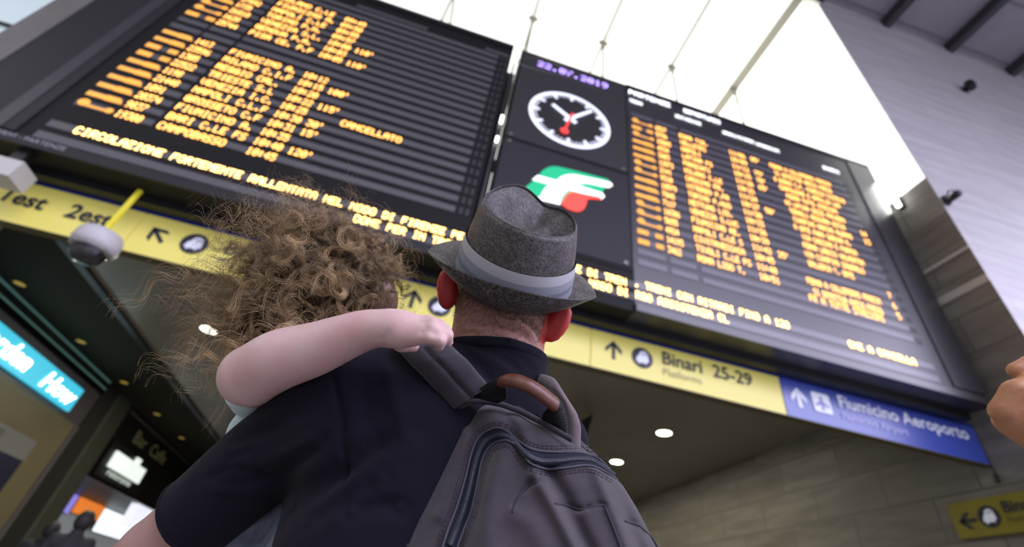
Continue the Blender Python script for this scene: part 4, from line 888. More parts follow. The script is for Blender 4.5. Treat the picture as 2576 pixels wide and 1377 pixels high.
# trousers and shoes (below the picture)
tv=Vol(np.array([N0[0]-.35,N0[1]-.25,.0]),np.array([N0[0]+.35,N0[1]+.40,.98]),.008)
hx,hy=N0[0]-.01,N0[1]+.08
tv.ell((hx,hy,.86),(.17,.13,.12),k=.05)
for q in (-1,1): tv.chain([((hx+q*.085,hy,.84),.10),((hx+q*.10,hy,.48),.075),((hx+q*.11,hy-.01,.10),.06)],k=.03)
V,Q=tv.mesh(); build_np('trousers',V,Q,mat('dark_jeans',(.03,.035,.06),.8),man)
for q in (-1,1):
    fv=Vol((hx+q*.11-.1,hy-.15,0),(hx+q*.11+.1,hy+.25,.15),.006); fv.ell((hx+q*.11,hy+.06,.045),(.05,.15,.045),k=.01); fv.ell((hx+q*.11,hy-.02,.07),(.045,.06,.06),k=.03); fv.cut((0,0,.006),(0,0,-1))
    V,Q=fv.mesh(); build_np('shoe',V,Q,mat('shoe_black',(.02,.02,.02),.5),man)
# ================================================================ THE CHILD
cskin=mat('child_skin',(.57,.43,.395),.5,sss=.25,sssr=(1,.4,.3),bump=[('noise',180,.06,.002)],var=(22,.22,(.54,.32,.31)))
ch=empty('person',P(740,1200,.70)*[1,1,0]+[0,0,CZ-.45],'curly haired child carried on the man\'s left arm, bare forearm around his neck','person')
H0=P(815,733,.745)
v=Vol(H0-[.25,.30,.50],H0+[.40,.25,.17],.0025)
clat=camv(.95,.30,.10); cup=camv(.15,-.90,-.30); cup-=clat*(cup@clat)/(clat@clat); clat/=np.linalg.norm(clat); cup/=np.linalg.norm(cup); cfw=np.cross(cup,clat); cfw*=np.sign(cfw@camv(0,0,1))
v.ell(H0,(.068,.080,.082),(clat,cup,cfw))
v.ell(P(905,760,.775),(.050,.060,.060),(clat,cup,cfw),k=.02)   # face turned to the board
v.ell(P(952,765,.775),(.030,.036,.034),(clat,cup,cfw),k=.02)   # cheek
v.ell(P(940,745,.835),(.010,.013,.012),(clat,cup,cfw),k=.01)   # nose
for q in (-1,1): v.ell(P(930,735,.815)+clat*.022*q,(.010,.006,.010),(clat,cup,cfw),k=.003,op='s'); v.ell(P(930,735,.818)+clat*.022*q,(.008,.006,.008),(clat,cup,cfw),k=.002)
v.chain([(P(800,800,.75),.040),(P(770,900,.74),.045)],k=.02)
T0=P(770,1050,.76)
v.chain([(T0,.070),(T0-[0,0,.22],.085)],k=.03)
# arm: shoulder, elbow, forearm, wrist
v.limb([(P(690,965,.70),.034),(P(655,960,.63),.035),(P(634,946,.568),.0362)],k=.01)
v.limb([(P(634,944,.565),.0358),(P(703,904,.553),.0360),(P(790,880,.545),.0315),(P(860,852,.538),.0268),(P(918,830,.531),.0232),(P(962,824,.525),.0205),(P(1000,826,.522),.0185)],k=.004,n=40)
# hand: back of the hand and four curled fingers
v.ell(P(1008,829,.522),(.031,.0185,.0155),(camv(.99,.12,.05),camv(-.12,.99,0),camv(0,0,1)),k=.012)
v.chain([(P(985,815,.525),.0125),(P(1045,821,.520),.0105)],k=.008); v.chain([(P(985,840,.521),.0125),(P(1045,846,.514),.0100)],k=.008)
v.groove(pl((968,866,.515),(965,850,.508),(975,835,.507)),.004,.0028)
def fin(pts,rr,k=.0025): v.chain([(P(*p),r) for p,r in zip(pts,rr)],k=k)
fin([(1040,849,.512),(1080,847,.504),(1106,855,.504),(1105,871,.513)],(.0095,.0078,.0074,.0058))
fin([(1042,836,.513),(1090,829,.508),(1124,843,.512),(1128,861,.522)],(.0095,.0078,.0072,.0056))
fin([(1042,824,.517),(1088,817,.515),(1120,831,.520),(1128,850,.533)],(.0092,.0074,.0068,.0055))
fin([(1040,813,.522),(1078,809,.523),(1106,818,.530),(1118,838,.542)],(.0088,.0070,.0064,.0052))
v.chain([(P(985,850,.530),.010),(P(1010,866,.538),.0085),(P(1040,872,.55),.007)],k=.005)
for a_,b_ in (((1062,838,.500),(1112,846,.500)),((1066,823,.503),(1116,834,.507)),((1062,812,.509),(1108,822,.515))): v.groove(pl(a_,b_),.0022,.0016)
v.groove(pl((1094,838,.498),(1096,862,.500)),.002,.0012)
v.groove(pl((936,778,.512),(942,786,.508),(950,790,.507)),.006,.0008)
V,Q=v.mesh(); V=relax(V,Q,1,.35); ce=V[Q].mean(1)
mi=np.zeros(len(Q)); mi[(np.linalg.norm((ce-H0),axis=1)<.10)&(((ce-H0)@clat<.050))&(((ce-H0)@cup>-.07))]=1
build_np('body',V,Q,[cskin,mat('child_scalp',(.10,.065,.035),.8)],ch,mi=mi)
# fingernails and elbow
# clothing
cs=Vol(T0-[.22,.22,.42],T0+[.22,.22,.14],.0035)
cs.chain([(T0-[.0,0,-.01],.075),(T0-[0,0,.10],.086),(T0-[0,0,.26],.095)],k=.004)
cs.chain([(P(710,985,.72),.046),(P(665,985,.67),.038),(P(642,985,.64),.036)],k=.01)
cs.ell(P(612,1085,.68),(.020,.03,.03),k=.02)
for a_ in (((575,1030,.62),(600,1060,.61),(640,1075,.60)),((580,1075,.63),(620,1090,.62)),((590,1010,.60),(600,1045,.60))): cs.groove(pl(*a_),.006,.004)
V,Q=cs.mesh(); build_np('shirt',V,Q,mat('mint_cotton',(.50,.66,.66),.85,sheen=.3,bump=[('noise',600,.2,.001),('noise',40,.3,.006)]),ch)
ct_=Vol(T0-[.30,.30,.62],T0+[.40,.25,-.12],.005)
hp0=T0-[0,0,.28]
ct_.ell(hp0,(.10,.09,.09)); ct_.chain([(hp0,.075),(P(800,1330,.60),.055),(P(760,1480,.50),.05)],k=.02); ct_.chain([(hp0,.075),(P(665,1370,.61),.05),(P(620,1480,.60),.045)],k=.02)
for a_ in (((640,1340,.57),(700,1325,.56),(760,1310,.56)),((620,1365,.57),(700,1350,.56),(740,1335,.56))): ct_.groove(pl(*a_),.007,.005)
V,Q=ct_.mesh(); build_np('trousers',V,Q,mat('grey_blue_cotton',(.13,.15,.19),.85,bump=[('noise',500,.3,.001)],var=(30,.15,(.05,.06,.08))),ch)
# ---------------------------------------------------------------- curly hair: locks of strands springing from the scalp
hm=bpy.data.materials.new('curly_hair'); hm.use_nodes=True; nt=hm.node_tree; b=nt.nodes['Principled BSDF']; b.inputs['Roughness'].default_value=.42; b.inputs['Specular IOR Level'].default_value=.6
at=nt.nodes.new('ShaderNodeAttribute'); at.attribute_name='tone'; cr=nt.nodes.new('ShaderNodeValToRGB'); cr.color_ramp.elements[0].color=(.085,.052,.024,1); cr.color_ramp.elements[1].color=(.86,.63,.35,1); e_=cr.color_ramp.elements.new(.5); e_.color=(.37,.26,.135,1)
nt.links.new(at.outputs['Fac'],cr.inputs[0]); nt.links.new(cr.outputs[0],b.inputs['Base Color'])
tmix=nt.nodes.new('ShaderNodeMixShader'); tl_=nt.nodes.new('ShaderNodeBsdfTranslucent'); tmix.inputs[0].default_value=.25; nt.links.new(cr.outputs[0],tl_.inputs[0]); nt.links.new(b.outputs[0],tmix.inputs[1]); nt.links.new(tl_.outputs[0],tmix.inputs[2]); nt.links.new(tmix.outputs[0],nt.nodes['Material Output'].inputs[0])
def unit(a): return a/np.maximum(np.linalg.norm(a,axis=-1,keepdims=True),1e-9)
def locks(N,per,npt,length,lenv,curl,out,spread,rad,seed,dirs=None,tone=(.5,.25),droop=.6):
    r=np.random.default_rng(seed); S=[];T=[];Rr=[]
    g=r.normal(0,1,(N*4,3)); g=unit(g)
    # scalp: everything but the face
    l=g@clat; u_=g@cup; f=g@cfw
    ok=~((f>.35)&(u_<.35))&(u_>-.85)&~((l>.80)&(u_<.1))
    g=g[ok][:N]
    if dirs is not None: g=unit(g*.35+dirs[r.integers(0,len(dirs),len(g))])
    t=np.linspace(0,1,npt)
    for d in g:
        root=H0+(clat*(d@clat)*.068+cup*(d@cup)*.080+cfw*(d@cfw)*.082)
        L=length*(1+lenv*r.normal()); L=max(L,.02)
        tang=unit(np.cross(d,r.normal(0,1,3))); flow=unit(tang*.9-cup*.5*droop-clat*.25+r.normal(0,.3,3)); flow=unit(flow-d*(flow@d)*.8)
        path=root+np.outer(out*L*(1-(1-t)**1.8),d)+np.outer(L*.75*t**1.3,flow)+np.outer(-droop*.35*L*t**2,[0,0,1.])
        rc=curl*(.7+.6*r.random()); turns=r.uniform(.8,2.3)*L/.06; ph=r.uniform(0,6.28)
        ax=unit(path[-1]-path[0]); e1=unit(np.cross(ax,r.normal(0,1,3))); e2=np.cross(ax,e1)
        prof=rc*np.minimum(1,t*3)*(1-.25*t)
        hel=np.outer(prof*np.cos(ph+turns*6.28*t),e1)+np.outer(prof*np.sin(ph+turns*6.28*t),e2)
        tb=np.clip(r.normal(*tone),0,1)
        for k in range(per):
            o_=r.normal(0,1,3)*spread; fr=1+r.normal(0,.12)
            w1=r.normal(0,1,3); w2=r.normal(0,1,3)
            p=path+hel*fr+o_*(.4+.9*t)[:,None]+ .0013*np.outer(np.sin(t*r.uniform(6,16)+r.uniform(0,6)),w1)+.0022*np.outer(t**2,w2)
            S.append(p); T.append(np.clip(tb+r.normal(0,.17),0,1)); Rr.append(rad*(1-.65*t))
    return np.array(S),np.array(T),np.array(Rr)
def strands_mesh(name,sets,m,parent):
    VV=[];QQ=[];TT=[];off=0
    for S,T,Rr in sets:
        n,k,_=S.shape; tg=unit(np.gradient(S,axis=1)); up=np.tile(np.array([.3,.5,.8]),(n,k,1)); a=unit(np.cross(tg,up)); b2=np.cross(tg,a)
        ring=[S+Rr[:,:,None]*(math.cos(q)*a+math.sin(q)*b2) for q in (0,2.094,4.189)]
        V=np.stack(ring,2).reshape(-1,3); base=(np.arange(n)[:,None,None]*k+np.arange(k-1)[None,:,None])*3; j=np.arange(3)[None,None,:]; jn=(j+1)%3
        Q=np.stack([base+j,base+jn,base+3+jn,base+3+j],-1).reshape(-1,4)+off
        VV.append(V);QQ.append(Q);TT.append(np.repeat(T,k*3)); off+=len(V)
    o=build_np(name,np.vstack(VV),np.vstack(QQ),m,parent)
    at_=o.data.attributes.new('tone','FLOAT','POINT'); at_.data.foreach_set('value',np.concatenate(TT).astype(np.float32)); return o
lf_=[unit(-clat*1.0+cup*q+cfw*.1) for q in (-.95,-.8,-.6,-.4,-.1)]
sets=[locks(520,22,26,.072,.25,.0085,.44,.0013,.00026,1,tone=(.42,.20)),
      locks(150,26,30,.085,.25,.0105,.44,.0010,.00028,2,tone=(.62,.2)),
      locks(120,7,26,.105,.3,.0100,.70,.0060,.00020,3,tone=(.55,.2)),
      locks(110,12,28,.100,.3,.0110,.72,.0050,.00020,4,dirs=np.array(lf_),tone=(.60,.2),droop=.9),
      locks(60,6,26,.085,.3,.0120,.75,.0050,.00018,5,dirs=np.array([unit(cup-clat*.5),unit(cup*.8-clat*.9)]),tone=(.45,.2),droop=.1)]
# one tight bright ringlet at the back of the head
rr_=np.random.default_rng(9); c0=P(858,737,.615); c1=P(856,700,.650); c2=P(846,770,.640)
S=[];t=np.linspace(0,1,60)
for k in range(90):
    ph=rr_.normal(0,.35); rad_=.0085*(1-.55*t)*(1+rr_.normal(0,.12)); dep=np.linspace(.655,.612,60)
    p=np.array([P(856,735,d_) for d_ in dep])+np.outer(rad_*np.cos(t*6.28*1.6+ph-1.2),camv(1,0,0))+np.outer(rad_*1.15*np.sin(t*6.28*1.6+ph-1.2),camv(0,1,0))+rr_.normal(0,.0009,3)
    S.append(p)
sets.append((np.array(S),np.clip(rr_.normal(.88,.1,90),0,1),np.tile(.00022*(1-.3*t),(90,1))))
strands_mesh('curly_hair',sets,hm,ch)
hv=Vol(H0-.13,H0+.13,.004); hv.ell(H0+cup*.004-cfw*.004,(.082,.088,.088),(clat,cup,cfw))
rh=np.random.default_rng(3)
for d in unit(rh.normal(0,1,(90,3))):
    if d@cfw>.3 and d@cup<.3 or d@clat>.7 and d@cup<.2: continue
    hv.ell(H0+d*[.084]*1,(.018,.018,.018),k=.012)
hv.ell(P(930,770,.80),(.075,.085,.085),(clat,cup,cfw),k=.01,op='s')
V,Q=hv.mesh(); o=build_np('hair_base',V,Q,mat('hair_base',(.075,.045,.024),.8,bump=[('noise',260,1,.006)]),ch)
# ================================================================ BACKPACK
canvas=mat('washed_canvas',(.048,.036,.043),.9,sheen=.3,spec=.2,bump=[('noise',1500,.5,.0012),('noise',60,.25,.004)],var=(16,.22,(.028,.024,.031)))
canvas2=mat('strap_canvas',(.036,.031,.039),.9,sheen=.25,spec=.2,bump=[('noise',1500,.5,.0012)],var=(30,.2,(.027,.023,.030)))
navy_t=mat('zip_tape',(.010,.013,.023),.75,spec=.15,bump=[('noise',900,.3,.0008)])
bk=empty('backpack',P(1320,1300,.48)+[0,0,-.30],'washed charcoal canvas backpack with brown leather grip worn on the man\'s back','backpack')
def interp(poly,n):
    poly=np.array(poly,float); s=np.concatenate([[0],np.cumsum(np.linalg.norm(np.diff(poly[:,:2],axis=0),axis=1))]); u=np.linspace(0,s[-1],n)
    q=np.stack([np.interp(u,s,poly[:,i]) for i in range(poly.shape[1])],1)
    for _ in range(max(2,n//30)): q[1:-1]=.5*q[1:-1]+.25*(q[:-2]+q[2:])
    return q
# left and right outlines as functions of the height along the pack; rows run from the top seam down
TL=[(1150,1026),(1120,1085),(1085,1150),(1050,1225),(1022,1300),(1003,1377),(985,1470),(975,1600),(985,1760),(1040,1850)]
TR=[(1440,1108),(1478,1136),(1530,1180),(1572,1232),(1608,1290),(1652,1377),(1690,1480),(1700,1620),(1680,1760),(1610,1850)]
TOP=[(1150,1026),(1178,1014),(1215,1010),(1262,1018),(1310,1036),(1360,1062),(1405,1088),(1440,1108)]
NR,NC=150,110
Lr=interp(TL,NR); Rr2=interp(TR,NR); tp=interp(TOP,NC)
folds=[((1236,1110),(1200,1200),(1180,1290),(1150,1400),.010,.008),((1260,1120),(1235,1220),(1225,1330),(1230,1420),.014,-.006),
 ((1345,1195),(1385,1265),(1420,1330),(1455,1400),.007,-.007),((1380,1190),(1425,1260),(1455,1330),(1490,1400),.008,.008),((1500,1185),(1530,1260),(1560,1330),(1585,1400),.007,-.006),
 ((1530,1190),(1568,1260),(1590,1330),(1620,1400),.007,.005),((1180,1050),(1195,1110),(1180,1200),(1150,1300),.012,.005),((1160,1040),(1172,1100),(1150,1200),(1110,1300),.006,-.004),
 ((1300,1050),(1318,1100),(1325,1130),(1330,1150),.008,-.004),((1270,1040),(1290,1075),(1300,1100),(1310,1120),.006,.003),((1570,1310),(1610,1325),(1650,1370),(1690,1440),.004,.0035),((1294,1270),(1310,1240),(1335,1218),(1357,1209),.0035,.004),
 ((1400,1268),(1425,1272),(1457,1284),(1480,1276),.003,.0025),((1457,1284),(1480,1275),(1505,1268),(1520,1271),.003,.0025),((1300,1300),(1340,1320),(1370,1380),(1390,1440),.012,-.004)]
def base_depth(px,py):
    t=(py-1010)/370.0
    return .545-.115*t+.02*max(0,t-1)**2
def pdepth(px,py,e):
    """e: -1 left outline .. 1 right outline"""
    d=base_depth(px,py)+.055*(1-math.sqrt(max(0,1-min(1,abs(e))**2.6)))+.012*max(0,e)
    for f in folds:
        best=1e9
        for (a,b_) in zip(f[:3],f[1:4]):
            ax,ay=b_[0]-a[0],b_[1]-a[1]; tt=min(1,max(0,((px-a[0])*ax+(py-a[1])*ay)/(ax*ax+ay*ay))); q=(px-a[0]-tt*ax)**2+(py-a[1]-tt*ay)**2
            best=min(best,q)
        w_=f[4]*F/.46
        d+=f[5]*1.25*math.exp(-best/w_**2)
    return d
def rowpt(i,j):
    s=j/(NC-1); v_=i/(NR-1); a=Lr[i]; b_=Rr2[i]
    # rows start on the curved top seam and straighten downwards
    w_=max(0,1-v_*3.2)**1.5
    base=a*(1-s)+b_*s; top=tp[j]-(tp[0]*(1-s)+tp[-1]*s)
    q=base+top*w_; return q[0],q[1],2*s-1
grid=np.zeros((NR,NC,3)); pxg=np.zeros((NR,NC,2))
for i in range(NR):
    for j in range(NC):
        x,y,e=rowpt(i,j); pxg[i,j]=(x,y); grid[i,j]=P(x,y,pdepth(x,y,e)+.035*math.exp(-i/4.0))
# back sheet, against the man's back
back=np.zeros((NR,NC,3))
for i in range(NR):
    for j in range(NC):
        s=j/(NC-1); e=2*s-1; d0=grid[i,j]; edge=math.sqrt(max(0,1-e*e)); back[i,j]=d0+camv(0,0,1)*(.012+.075*edge*min(1,i/12+.15))
V=np.vstack([grid.reshape(-1,3),back.reshape(-1,3)]); n0=NR*NC; Q=[]
for i in range(NR-1):
    for j in range(NC-1):
        a=i*NC+j; Q.append((a,a+1,a+NC+1,a+NC)); Q.append((n0+a,n0+a+NC,n0+a+NC+1,n0+a+1))
for i in range(NR-1):
    a=i*NC; Q.append((a,a+NC,n0+a+NC,n0+a)); a=i*NC+NC-1; Q.append((a,n0+a,n0+a+NC,a+NC))
for j in range(NC-1):
    a=j; Q.append((a,n0+a,n0+a+1,a+1)); a=(NR-1)*NC+j; Q.append((a,a+1,n0+a+1,n0+a))
build_np('main_compartment',V,np.array(Q),canvas,bk)
from mathutils.kdtree import KDTree
kd=KDTree(NR*NC)
for i,p in enumerate(pxg.reshape(-1,2)): kd.insert((p[0],p[1],0),i)
kd.balance(); gf=grid.reshape(-1,3)
def onp(x,y,h):
    """point on the pack under photo pixel x,y, lifted by h metres towards the outside"""
    r_=kd.find_n((x,y,0),4); wsum=0; dsum=0
    for _,ix,ds in r_:
        wt=1/(ds+.5); dsum+=wt*((gf[ix]-CAM)@RW[2]); wsum+=wt
    return P(x,y,dsum/wsum-h)
OUT=[(1108,1400),(1114,1374),(1128,1330),(1147,1282),(1160,1240),(1172,1198),(1181,1158),(1193,1118),(1204,1101),(1220,1086),(1248,1076),(1269,1081),(1294,1102),(1327,1127),(1348,1134),(1369,1137),(1405,1138),(1445,1137),(1470,1140),(1495,1148),(1520,1166),(1543,1192)]
INN=[(1146,1400),(1151,1374),(1168,1330),(1185,1290),(1196,1240),(1204,1198),(1209,1170),(1218,1143),(1232,1124),(1248,1113),(1273,1106),(1298,1119),(1319,1150),(1332,1166),(1350,1175),(1382,1182),(1425,1177),(1466,1171),(1490,1172),(1508,1179),(1530,1192),(1552,1206)]
no=170; oo=interp(OUT,no); ii=interp(INN,no)
Vz=[];Qz=[];K=7
for k in range(no):
    for q in range(K):
        s=q/(K-1); x,y=oo[k]*(1-s)+ii[k]*s; Vz.append(onp(x,y,.0012+.0008*math.sin(math.pi*s)))
for k in range(no-1):
    for q in range(K-1): a=k*K+q; Qz.append((a,a+1,a+K+1,a+K))
zt_=build_np('zip_tape',np.array(Vz),np.array(Qz),navy_t,bk)
pip=mat('piping',(.045,.042,.06),.7,bump=[('noise',1200,.4,.0008)])
for nm,cv in (('piping',oo),('piping',ii)):
    a=MB(); a.tube([onp(x,y,.0022) for x,y in cv[::2]],.00125,8); a.build(nm,pip,bk,True)
# double stitching lines beside the zip
for off in (9,15):
    for cv,sg in ((oo,-1),(ii,1)):
        a=MB(); tgc=np.gradient(cv,axis=0); nn_=np.stack([tgc[:,1],-tgc[:,0]],1); nn_/=np.linalg.norm(nn_,axis=1)[:,None]
        side=np.sign(((cv-(oo+ii)/2)*nn_).sum(1))[:,None]; c2=cv+nn_*side*off
        for k in range(0,no-3,3):
            pts=[onp(*c2[k],.0012),onp(*c2[k+2],.0012)]; a.tube(pts,.00045,5)
        o=a.build('stitching',mat('dark_thread',(.02,.018,.025),.7),bk); o['kind']='stuff'
# zipper teeth
tc_=interp([(1131,1374),(1148,1330),(1165,1288),(1177,1245),(1187,1200),(1195,1165),(1207,1130),(1222,1110),(1248,1098),(1270,1096),(1292,1110),(1312,1135),(1332,1152),(1361,1163),(1400,1162),(1445,1156),(1475,1156),(1495,1161),(1520,1178),(1546,1198)],150)
a=MB(); pts=np.array([onp(x,y,.0034) for x,y in tc_])
a.tube(pts,.0011,6)
for k in range(1,149):
    for f_ in (0,.5):
        p=pts[k]*(1-f_)+pts[k+1 if k<149 else k]*f_; t_=pts[k+1]-pts[k-1]; t_/=np.linalg.norm(t_); w_=np.cross(t_,p-CAM); w_/=np.linalg.norm(w_)
        a.tube([p-w_*.0034,p+w_*.0034],.00062,5)
o=a.build('zipper_teeth',mat('zip_teeth',(.018,.022,.034),.4,spec=.4),bk,True); o['kind']='stuff'
# pocket seams
for cv in (((1290,1290),(1296,1268),(1312,1238),(1335,1218),(1358,1208)),((1396,1268),(1425,1271),(1457,1284),(1490,1274),(1520,1271)),((1520,1271),(1540,1320),(1562,1377),(1575,1420)),((1572,1312),(1608,1322),(1640,1352),(1668,1400))):
    a=MB(); q_=interp(cv,24); a.tube([onp(x,y,.0006) for x,y in q_],.0011,6); a.build('pocket_seam',mat('seam_dark',(.03,.026,.036),.8),bk,True)
# side seam piping at the left edge
a=MB(); a.tube([onp(x+10,y,.001) for x,y in interp([(1156,1034),(1130,1085),(1094,1155),(1060,1230),(1032,1300),(1014,1377)],40)],.0013,6); a.build('side_seam',mat('seam_dark',(.03,.026,.036),.8),bk,True)
# ---------------------------------------------------------------- straps
def strap(name,L_,R2,n,depths,th,prof,m):
    """band between two edge lines; prof(s) lifts the cross-section"""
    A=interp(L_,n); B=interp(R2,n); D=np.interp(np.linspace(0,1,n),np.linspace(0,1,len(depths)),depths); K=17; V=[]
    for k in range(n):
        for q in range(K): s=q/(K-1); x,y=A[k]*(1-s)+B[k]*s; V.append(P(x,y,D[k]-prof(s)))
        for q in range(K): s=1-q/(K-1); x,y=A[k]*(1-s)+B[k]*s; V.append(P(x,y,D[k]-prof(s)+th*(.3+.7*math.sin(math.pi*s))))
    M2=2*K; Q=[(k*M2+q,k*M2+(q+1)%M2,(k+1)*M2+(q+1)%M2,(k+1)*M2+q) for k in range(n-1) for q in range(M2)]
    return build_np(name,np.array(V),np.array(Q),m,bk)
def prof_l(s): return .009*math.sin(math.pi*s)**.6-.0045*math.exp(-((s-.50)/.05)**2)
strap('shoulder_strap',[(1010,835),(990,868),(1020,905),(1067,952),(1105,992),(1143,1030)],[(1120,830),(1135,868),(1153,886),(1176,906),(1204,940),(1232,972)],60,(.61,.575,.563,.556,.552,.545),.012,prof_l,canvas2)
strap('shoulder_strap',[(1315,975),(1352,962),(1380,975),(1400,992),(1416,1012),(1426,1052),(1428,1120)],[(1322,955),(1362,940),(1396,952),(1425,998),(1452,1040),(1462,1075),(1460,1135)],50,(.72,.63,.592,.578,.570,.565,.56),.010,lambda s:.006*math.sin(math.pi*s)**.6,mat('strap_pale',(.13,.10,.108),.9,sheen=.3,bump=[('noise',1500,.5,.0012)],var=(40,.2,(.095,.075,.082))))  # paler canvas than the left strap
# top edge binding
a=MB(); a.tube([P(x,y,base_depth(x,y)+.012) for x,y in interp(TOP,40)],.0035,8); a.build('top_binding',canvas2,bk,True)
# ---------------------------------------------------------------- carry handle
hd_=empty('carry_handle',P(1330,1000,.53)); hd_.parent=bk; hd_.matrix_parent_inverse=Matrix.Translation(-bk.location)
lea=mat('brown_leather',(.125,.043,.022),.38,spec=.5,bump=[('noise',400,.25,.001),('voro',500,.15,.0006)],var=(60,.2,(.08,.026,.014)))
hc2=interp([(1262,962,.530),(1276,957,.520),(1300,959,.512),(1330,971,.508),(1358,988,.510),(1380,1006,.514),(1398,1020,.520)],40)
def hk(o): o.parent=hd_; o.matrix_parent_inverse=Matrix.Translation(-hd_.location); return o
hcp=np.array([P(*q) for q in hc2]); rr3=np.array([.0088]*40); rr3[0]=.0078; rr3[-1]=.0078
a=MB(); a.tube(hcp,rr3,18,ell=.75,up=camv(0,0,-1)); o=hk(a.build('leather_grip',lea,None,True)); o['label']='brown leather grip'
a=MB()
for k in range(1,38):
    t_=hcp[k+1]-hcp[k]; t_/=np.linalg.norm(t_); dn=np.cross(t_,camv(0,0,1)); dn*=np.sign(dn@camv(-.4,1,0)); dn/=np.linalg.norm(dn)
    p=hcp[k]+dn*.0052-camv(0,0,1)*.0046; a.tube([p-t_*.0009,p+t_*.0009],.00045,5)
o=hk(a.build('tan_stitching',mat('tan_thread',(.45,.25,.12),.6),None,True))
web=bpy.data.materials.new('black_webbing'); web.use_nodes=True; nt=web.node_tree; b=nt.nodes['Principled BSDF']; b.inputs['Base Color'].default_value=(.012,.012,.014,1); b.inputs['Roughness'].default_value=.5
def webband(A_,B_,D_,n=44,K=14):
    A=interp(A_,n);B=interp(B_,n);D=np.interp(np.linspace(0,1,n),np.linspace(0,1,len(D_)),D_); V=[]
    for k in range(n):
        rib=.0012*(k%2)
        for q in range(K): s=q/(K-1); x,y=A[k]*(1-s)+B[k]*s; V.append(P(x,y,D[k]-.005*math.sin(math.pi*s)-rib))
        for q in range(K): s=1-q/(K-1); x,y=A[k]*(1-s)+B[k]*s; V.append(P(x,y,D[k]+.004))
    M2=2*K; Q=[(k*M2+q,k*M2+(q+1)%M2,(k+1)*M2+(q+1)%M2,(k+1)*M2+q) for k in range(n-1) for q in range(M2)]
    return hk(build_np('webbing',np.array(V),np.array(Q),web,None,smooth=False))
webband([(1188,1000),(1205,978),(1228,962),(1258,948)],[(1250,1016),(1262,1012),(1276,1004),(1274,970)],(.548,.540,.532,.527))
webband([(1378,1028),(1366,1040),(1362,1052),(1368,1066)],[(1410,1008),(1420,1030),(1427,1060),(1428,1092)],(.522,.530,.540,.550))
# ================================================================ OTHER PEOPLE
def figure(name,base,h,label,yaw=0,top=(.02,.02,.022),legs=(.02,.02,.03),hair=(.012,.01,.01),skin_c=(.20,.115,.08),arm=None,group=None):  # default skin darkened to stand for backlighting
    """standing adult, one continuous body with clothes and hair as children"""
    o=empty(name,base,label,'person',group); b0=np.array(base,float); k=h/1.75; c,s=math.cos(yaw),math.sin(yaw)
    def L(x,y,z): return b0+k*np.array([x*c-y*s,x*s+y*c,z])
    def arms(v,r1,r2,r3,full,kk=.02):
        for q in (-1,1):
            A=[L(.18*q,0,1.42),L(.26*q,.02,1.15),L(.24*q,.12,.92)]
            if arm and q in arm: A=[L(.18*q,0,1.42)]+[np.array(p) for p in arm[q]]
            if not full: A[2]=A[1]*.35+A[2]*.65 if not arm or q not in arm else A[1]*.85+A[2]*.15
            v.chain([(A[0],r1),(A[1],r2)],k=kk); v.chain([(A[1],r2),(A[2],r3)],k=.01)
    v=Vol(L(0,0,0)-[.95,.95,.05],L(0,0,1.75)+[.95,.95,.3],.012)
    v.ell(L(0,.01,1.62),(.075*k,.095*k,.115*k)); v.ell(L(0,.10,1.60),(.014,.018,.02),k=.015); v.cone(L(0,-.01,1.45),L(0,0,1.58),.055*k,.055*k,k=.02)
    for q in (-1,1): v.ell(L(.078*q,0,1.61),(.014,.02,.03),k=.01)
    v.chain([(L(-.14,0,1.40),.07),(L(.14,0,1.40),.07)]); v.chain([(L(0,0,1.35),.13),(L(0,0,.98),.125)],k=.05)
    arms(v,.045,.038,.028,True)
    for q in (-1,1): v.chain([(L(.09*q,0,.92),.08),(L(.10*q,.01,.5),.05),(L(.11*q,0,.07),.04)]); v.cone(L(.11*q,0,.04),L(.11*q,.15,.035),.035,.035)
    V,Q=v.mesh(); build_np('body',V,Q,mat('skin_'+str(skin_c),skin_c,.55,sss=.1),o)
    v=Vol(L(0,0,.80)-[.95,.95,.05],L(0,0,1.6)+[.95,.95,.2],.012)
    v.chain([(L(-.15,0,1.39),.085),(L(.15,0,1.39),.085)]); v.chain([(L(0,0,1.33),.155),(L(0,0,.92),.15)],k=.05); v.cone(L(0,-.02,1.40),L(0,-.02,1.50),.085*k,.07*k,k=.02); arms(v,.062,.055,.045,False); v.ell(L(0,0,1.55),(.06,.06,.07),op='s')
    V,Q=v.mesh(); build_np('jacket',V,Q,mat('jacket_'+str(top),top,.85),o)
    v=Vol(L(0,0,0)-[.5,.5,.05],L(0,0,1.0)+[.5,.5,.1],.012)
    v.ell(L(0,0,.93),(.16*k,.14*k,.12*k))
    for q in (-1,1): v.chain([(L(.09*q,0,.90),.10),(L(.10*q,.01,.5),.07),(L(.11*q,0,.12),.06)],k=.01)
    V,Q=v.mesh(); build_np('trousers',V,Q,mat('trousers_'+str(legs),legs,.85),o)
    v=Vol(L(0,0,1.4)-[.2,.2,0],L(0,0,1.85)+[.2,.2,.05],.01)
    v.ell(L(0,-.012,1.635),(.098*k,.112*k,.125*k)); v.ell(L(0,.11,1.56),(.09,.07,.11),op='s')
    V,Q=v.mesh(); build_np('hair',V,Q,mat('hair_'+str(hair),hair,.6),o)
    return o,L
figure('person',(-3.62,8.0,0),1.80,'dark-haired person in dark clothes standing in front of the bright screens, lower left',yaw=.3,group=None)
figure('person',(-3.15,8.9,0),1.68,'second smaller dark figure just right of the dark-haired person, lower left',yaw=-.4,top=(.035,.02,.018))
figure('person',(-4.6,9.4,0),1.70,'dark figure at the left edge of the bright screens, partly in shadow',yaw=.8,top=(.015,.015,.018))
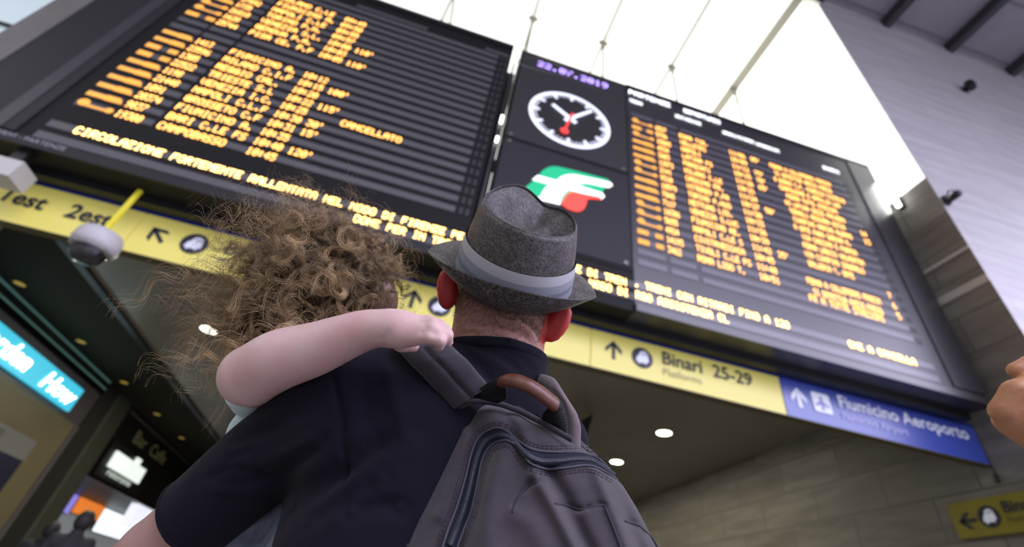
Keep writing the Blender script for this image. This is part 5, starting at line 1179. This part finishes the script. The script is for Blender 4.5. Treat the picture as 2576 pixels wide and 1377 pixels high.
# raised hand of a bystander at the right edge
hb_=empty('person',(1.75,.95,0),'bystander at the right edge, only the raised hand is in view','person')
def PP(x,y,d): return P(x,y,d)
v=Vol(np.array([.95,.25,.9]),np.array([2.2,1.35,1.95]),.004)
D=.86
v.ell(PP(2592,1040,D),(.055,.036,.05),(camv(.75,-.66,0),camv(.66,.75,0),camv(0,0,1)),k=.02)
v.chain([(PP(2525,1035,D-.01),.022),(PP(2560,990,D-.01),.022),(PP(2620,960,D),.022)],k=.01)
v.chain([(PP(2535,1060,D),.022),(PP(2600,1100,D),.026)],k=.012)
v.chain([(PP(2556,932,D+.02),.014),(PP(2590,915,D+.02),.014),(PP(2640,930,D+.02),.014)],k=.004)
v.chain([(PP(2572,955,D+.03),.013),(PP(2620,945,D+.03),.014)],k=.004)
v.chain([(PP(2585,975,D+.05),.013),(PP(2640,970,D+.05),.014)],k=.004)
v.chain([(PP(2600,1000,D+.06),.012),(PP(2650,1000,D+.05),.013)],k=.004)
W0=PP(2640,1060,D); El=np.array([1.62,.80,CZ-.05]); v.chain([(W0,.030),(El,.042)],k=.02); v.chain([(El,.042),(np.array([1.66,.95,CZ+.18]),.05)],k=.02)
v.chain([(np.array([1.66,.95,CZ+.18]),.06),(np.array([1.98,.95,CZ+.18]),.06)],k=.03); v.ell((1.82,.95,CZ+.45),(.08,.10,.12)); v.cone((1.82,.95,CZ+.22),(1.82,.95,CZ+.38),.055,.055)
v.groove(pl((2515,1050,.83),(2545,1005,.83),(2580,985,.83)),.006,.002)
V,Q=v.mesh(); build_np('body',V,Q,mat('tan_skin',(.50,.24,.12),.5,sss=.1,bump=[('noise',120,.3,.003)],var=(25,.2,(.38,.17,.08))),hb_)
v=Vol((1.4,.6,.0),(2.3,1.3,1.55),.012); v.chain([((1.67,.95,1.37),.075),((1.97,.95,1.37),.075)]); v.chain([((1.82,.95,1.28),.15),((1.82,.95,.9),.14)],k=.05)
for q in (-1,1): v.chain([((1.82+.09*q,.95,.88),.10),((1.82+.1*q,.95,.5),.07),((1.82+.1*q,.95,.07),.06)],k=.03)
V,Q=v.mesh(); build_np('clothes',V,Q,mat('bystander_clothes',(.05,.05,.06),.8),hb_)
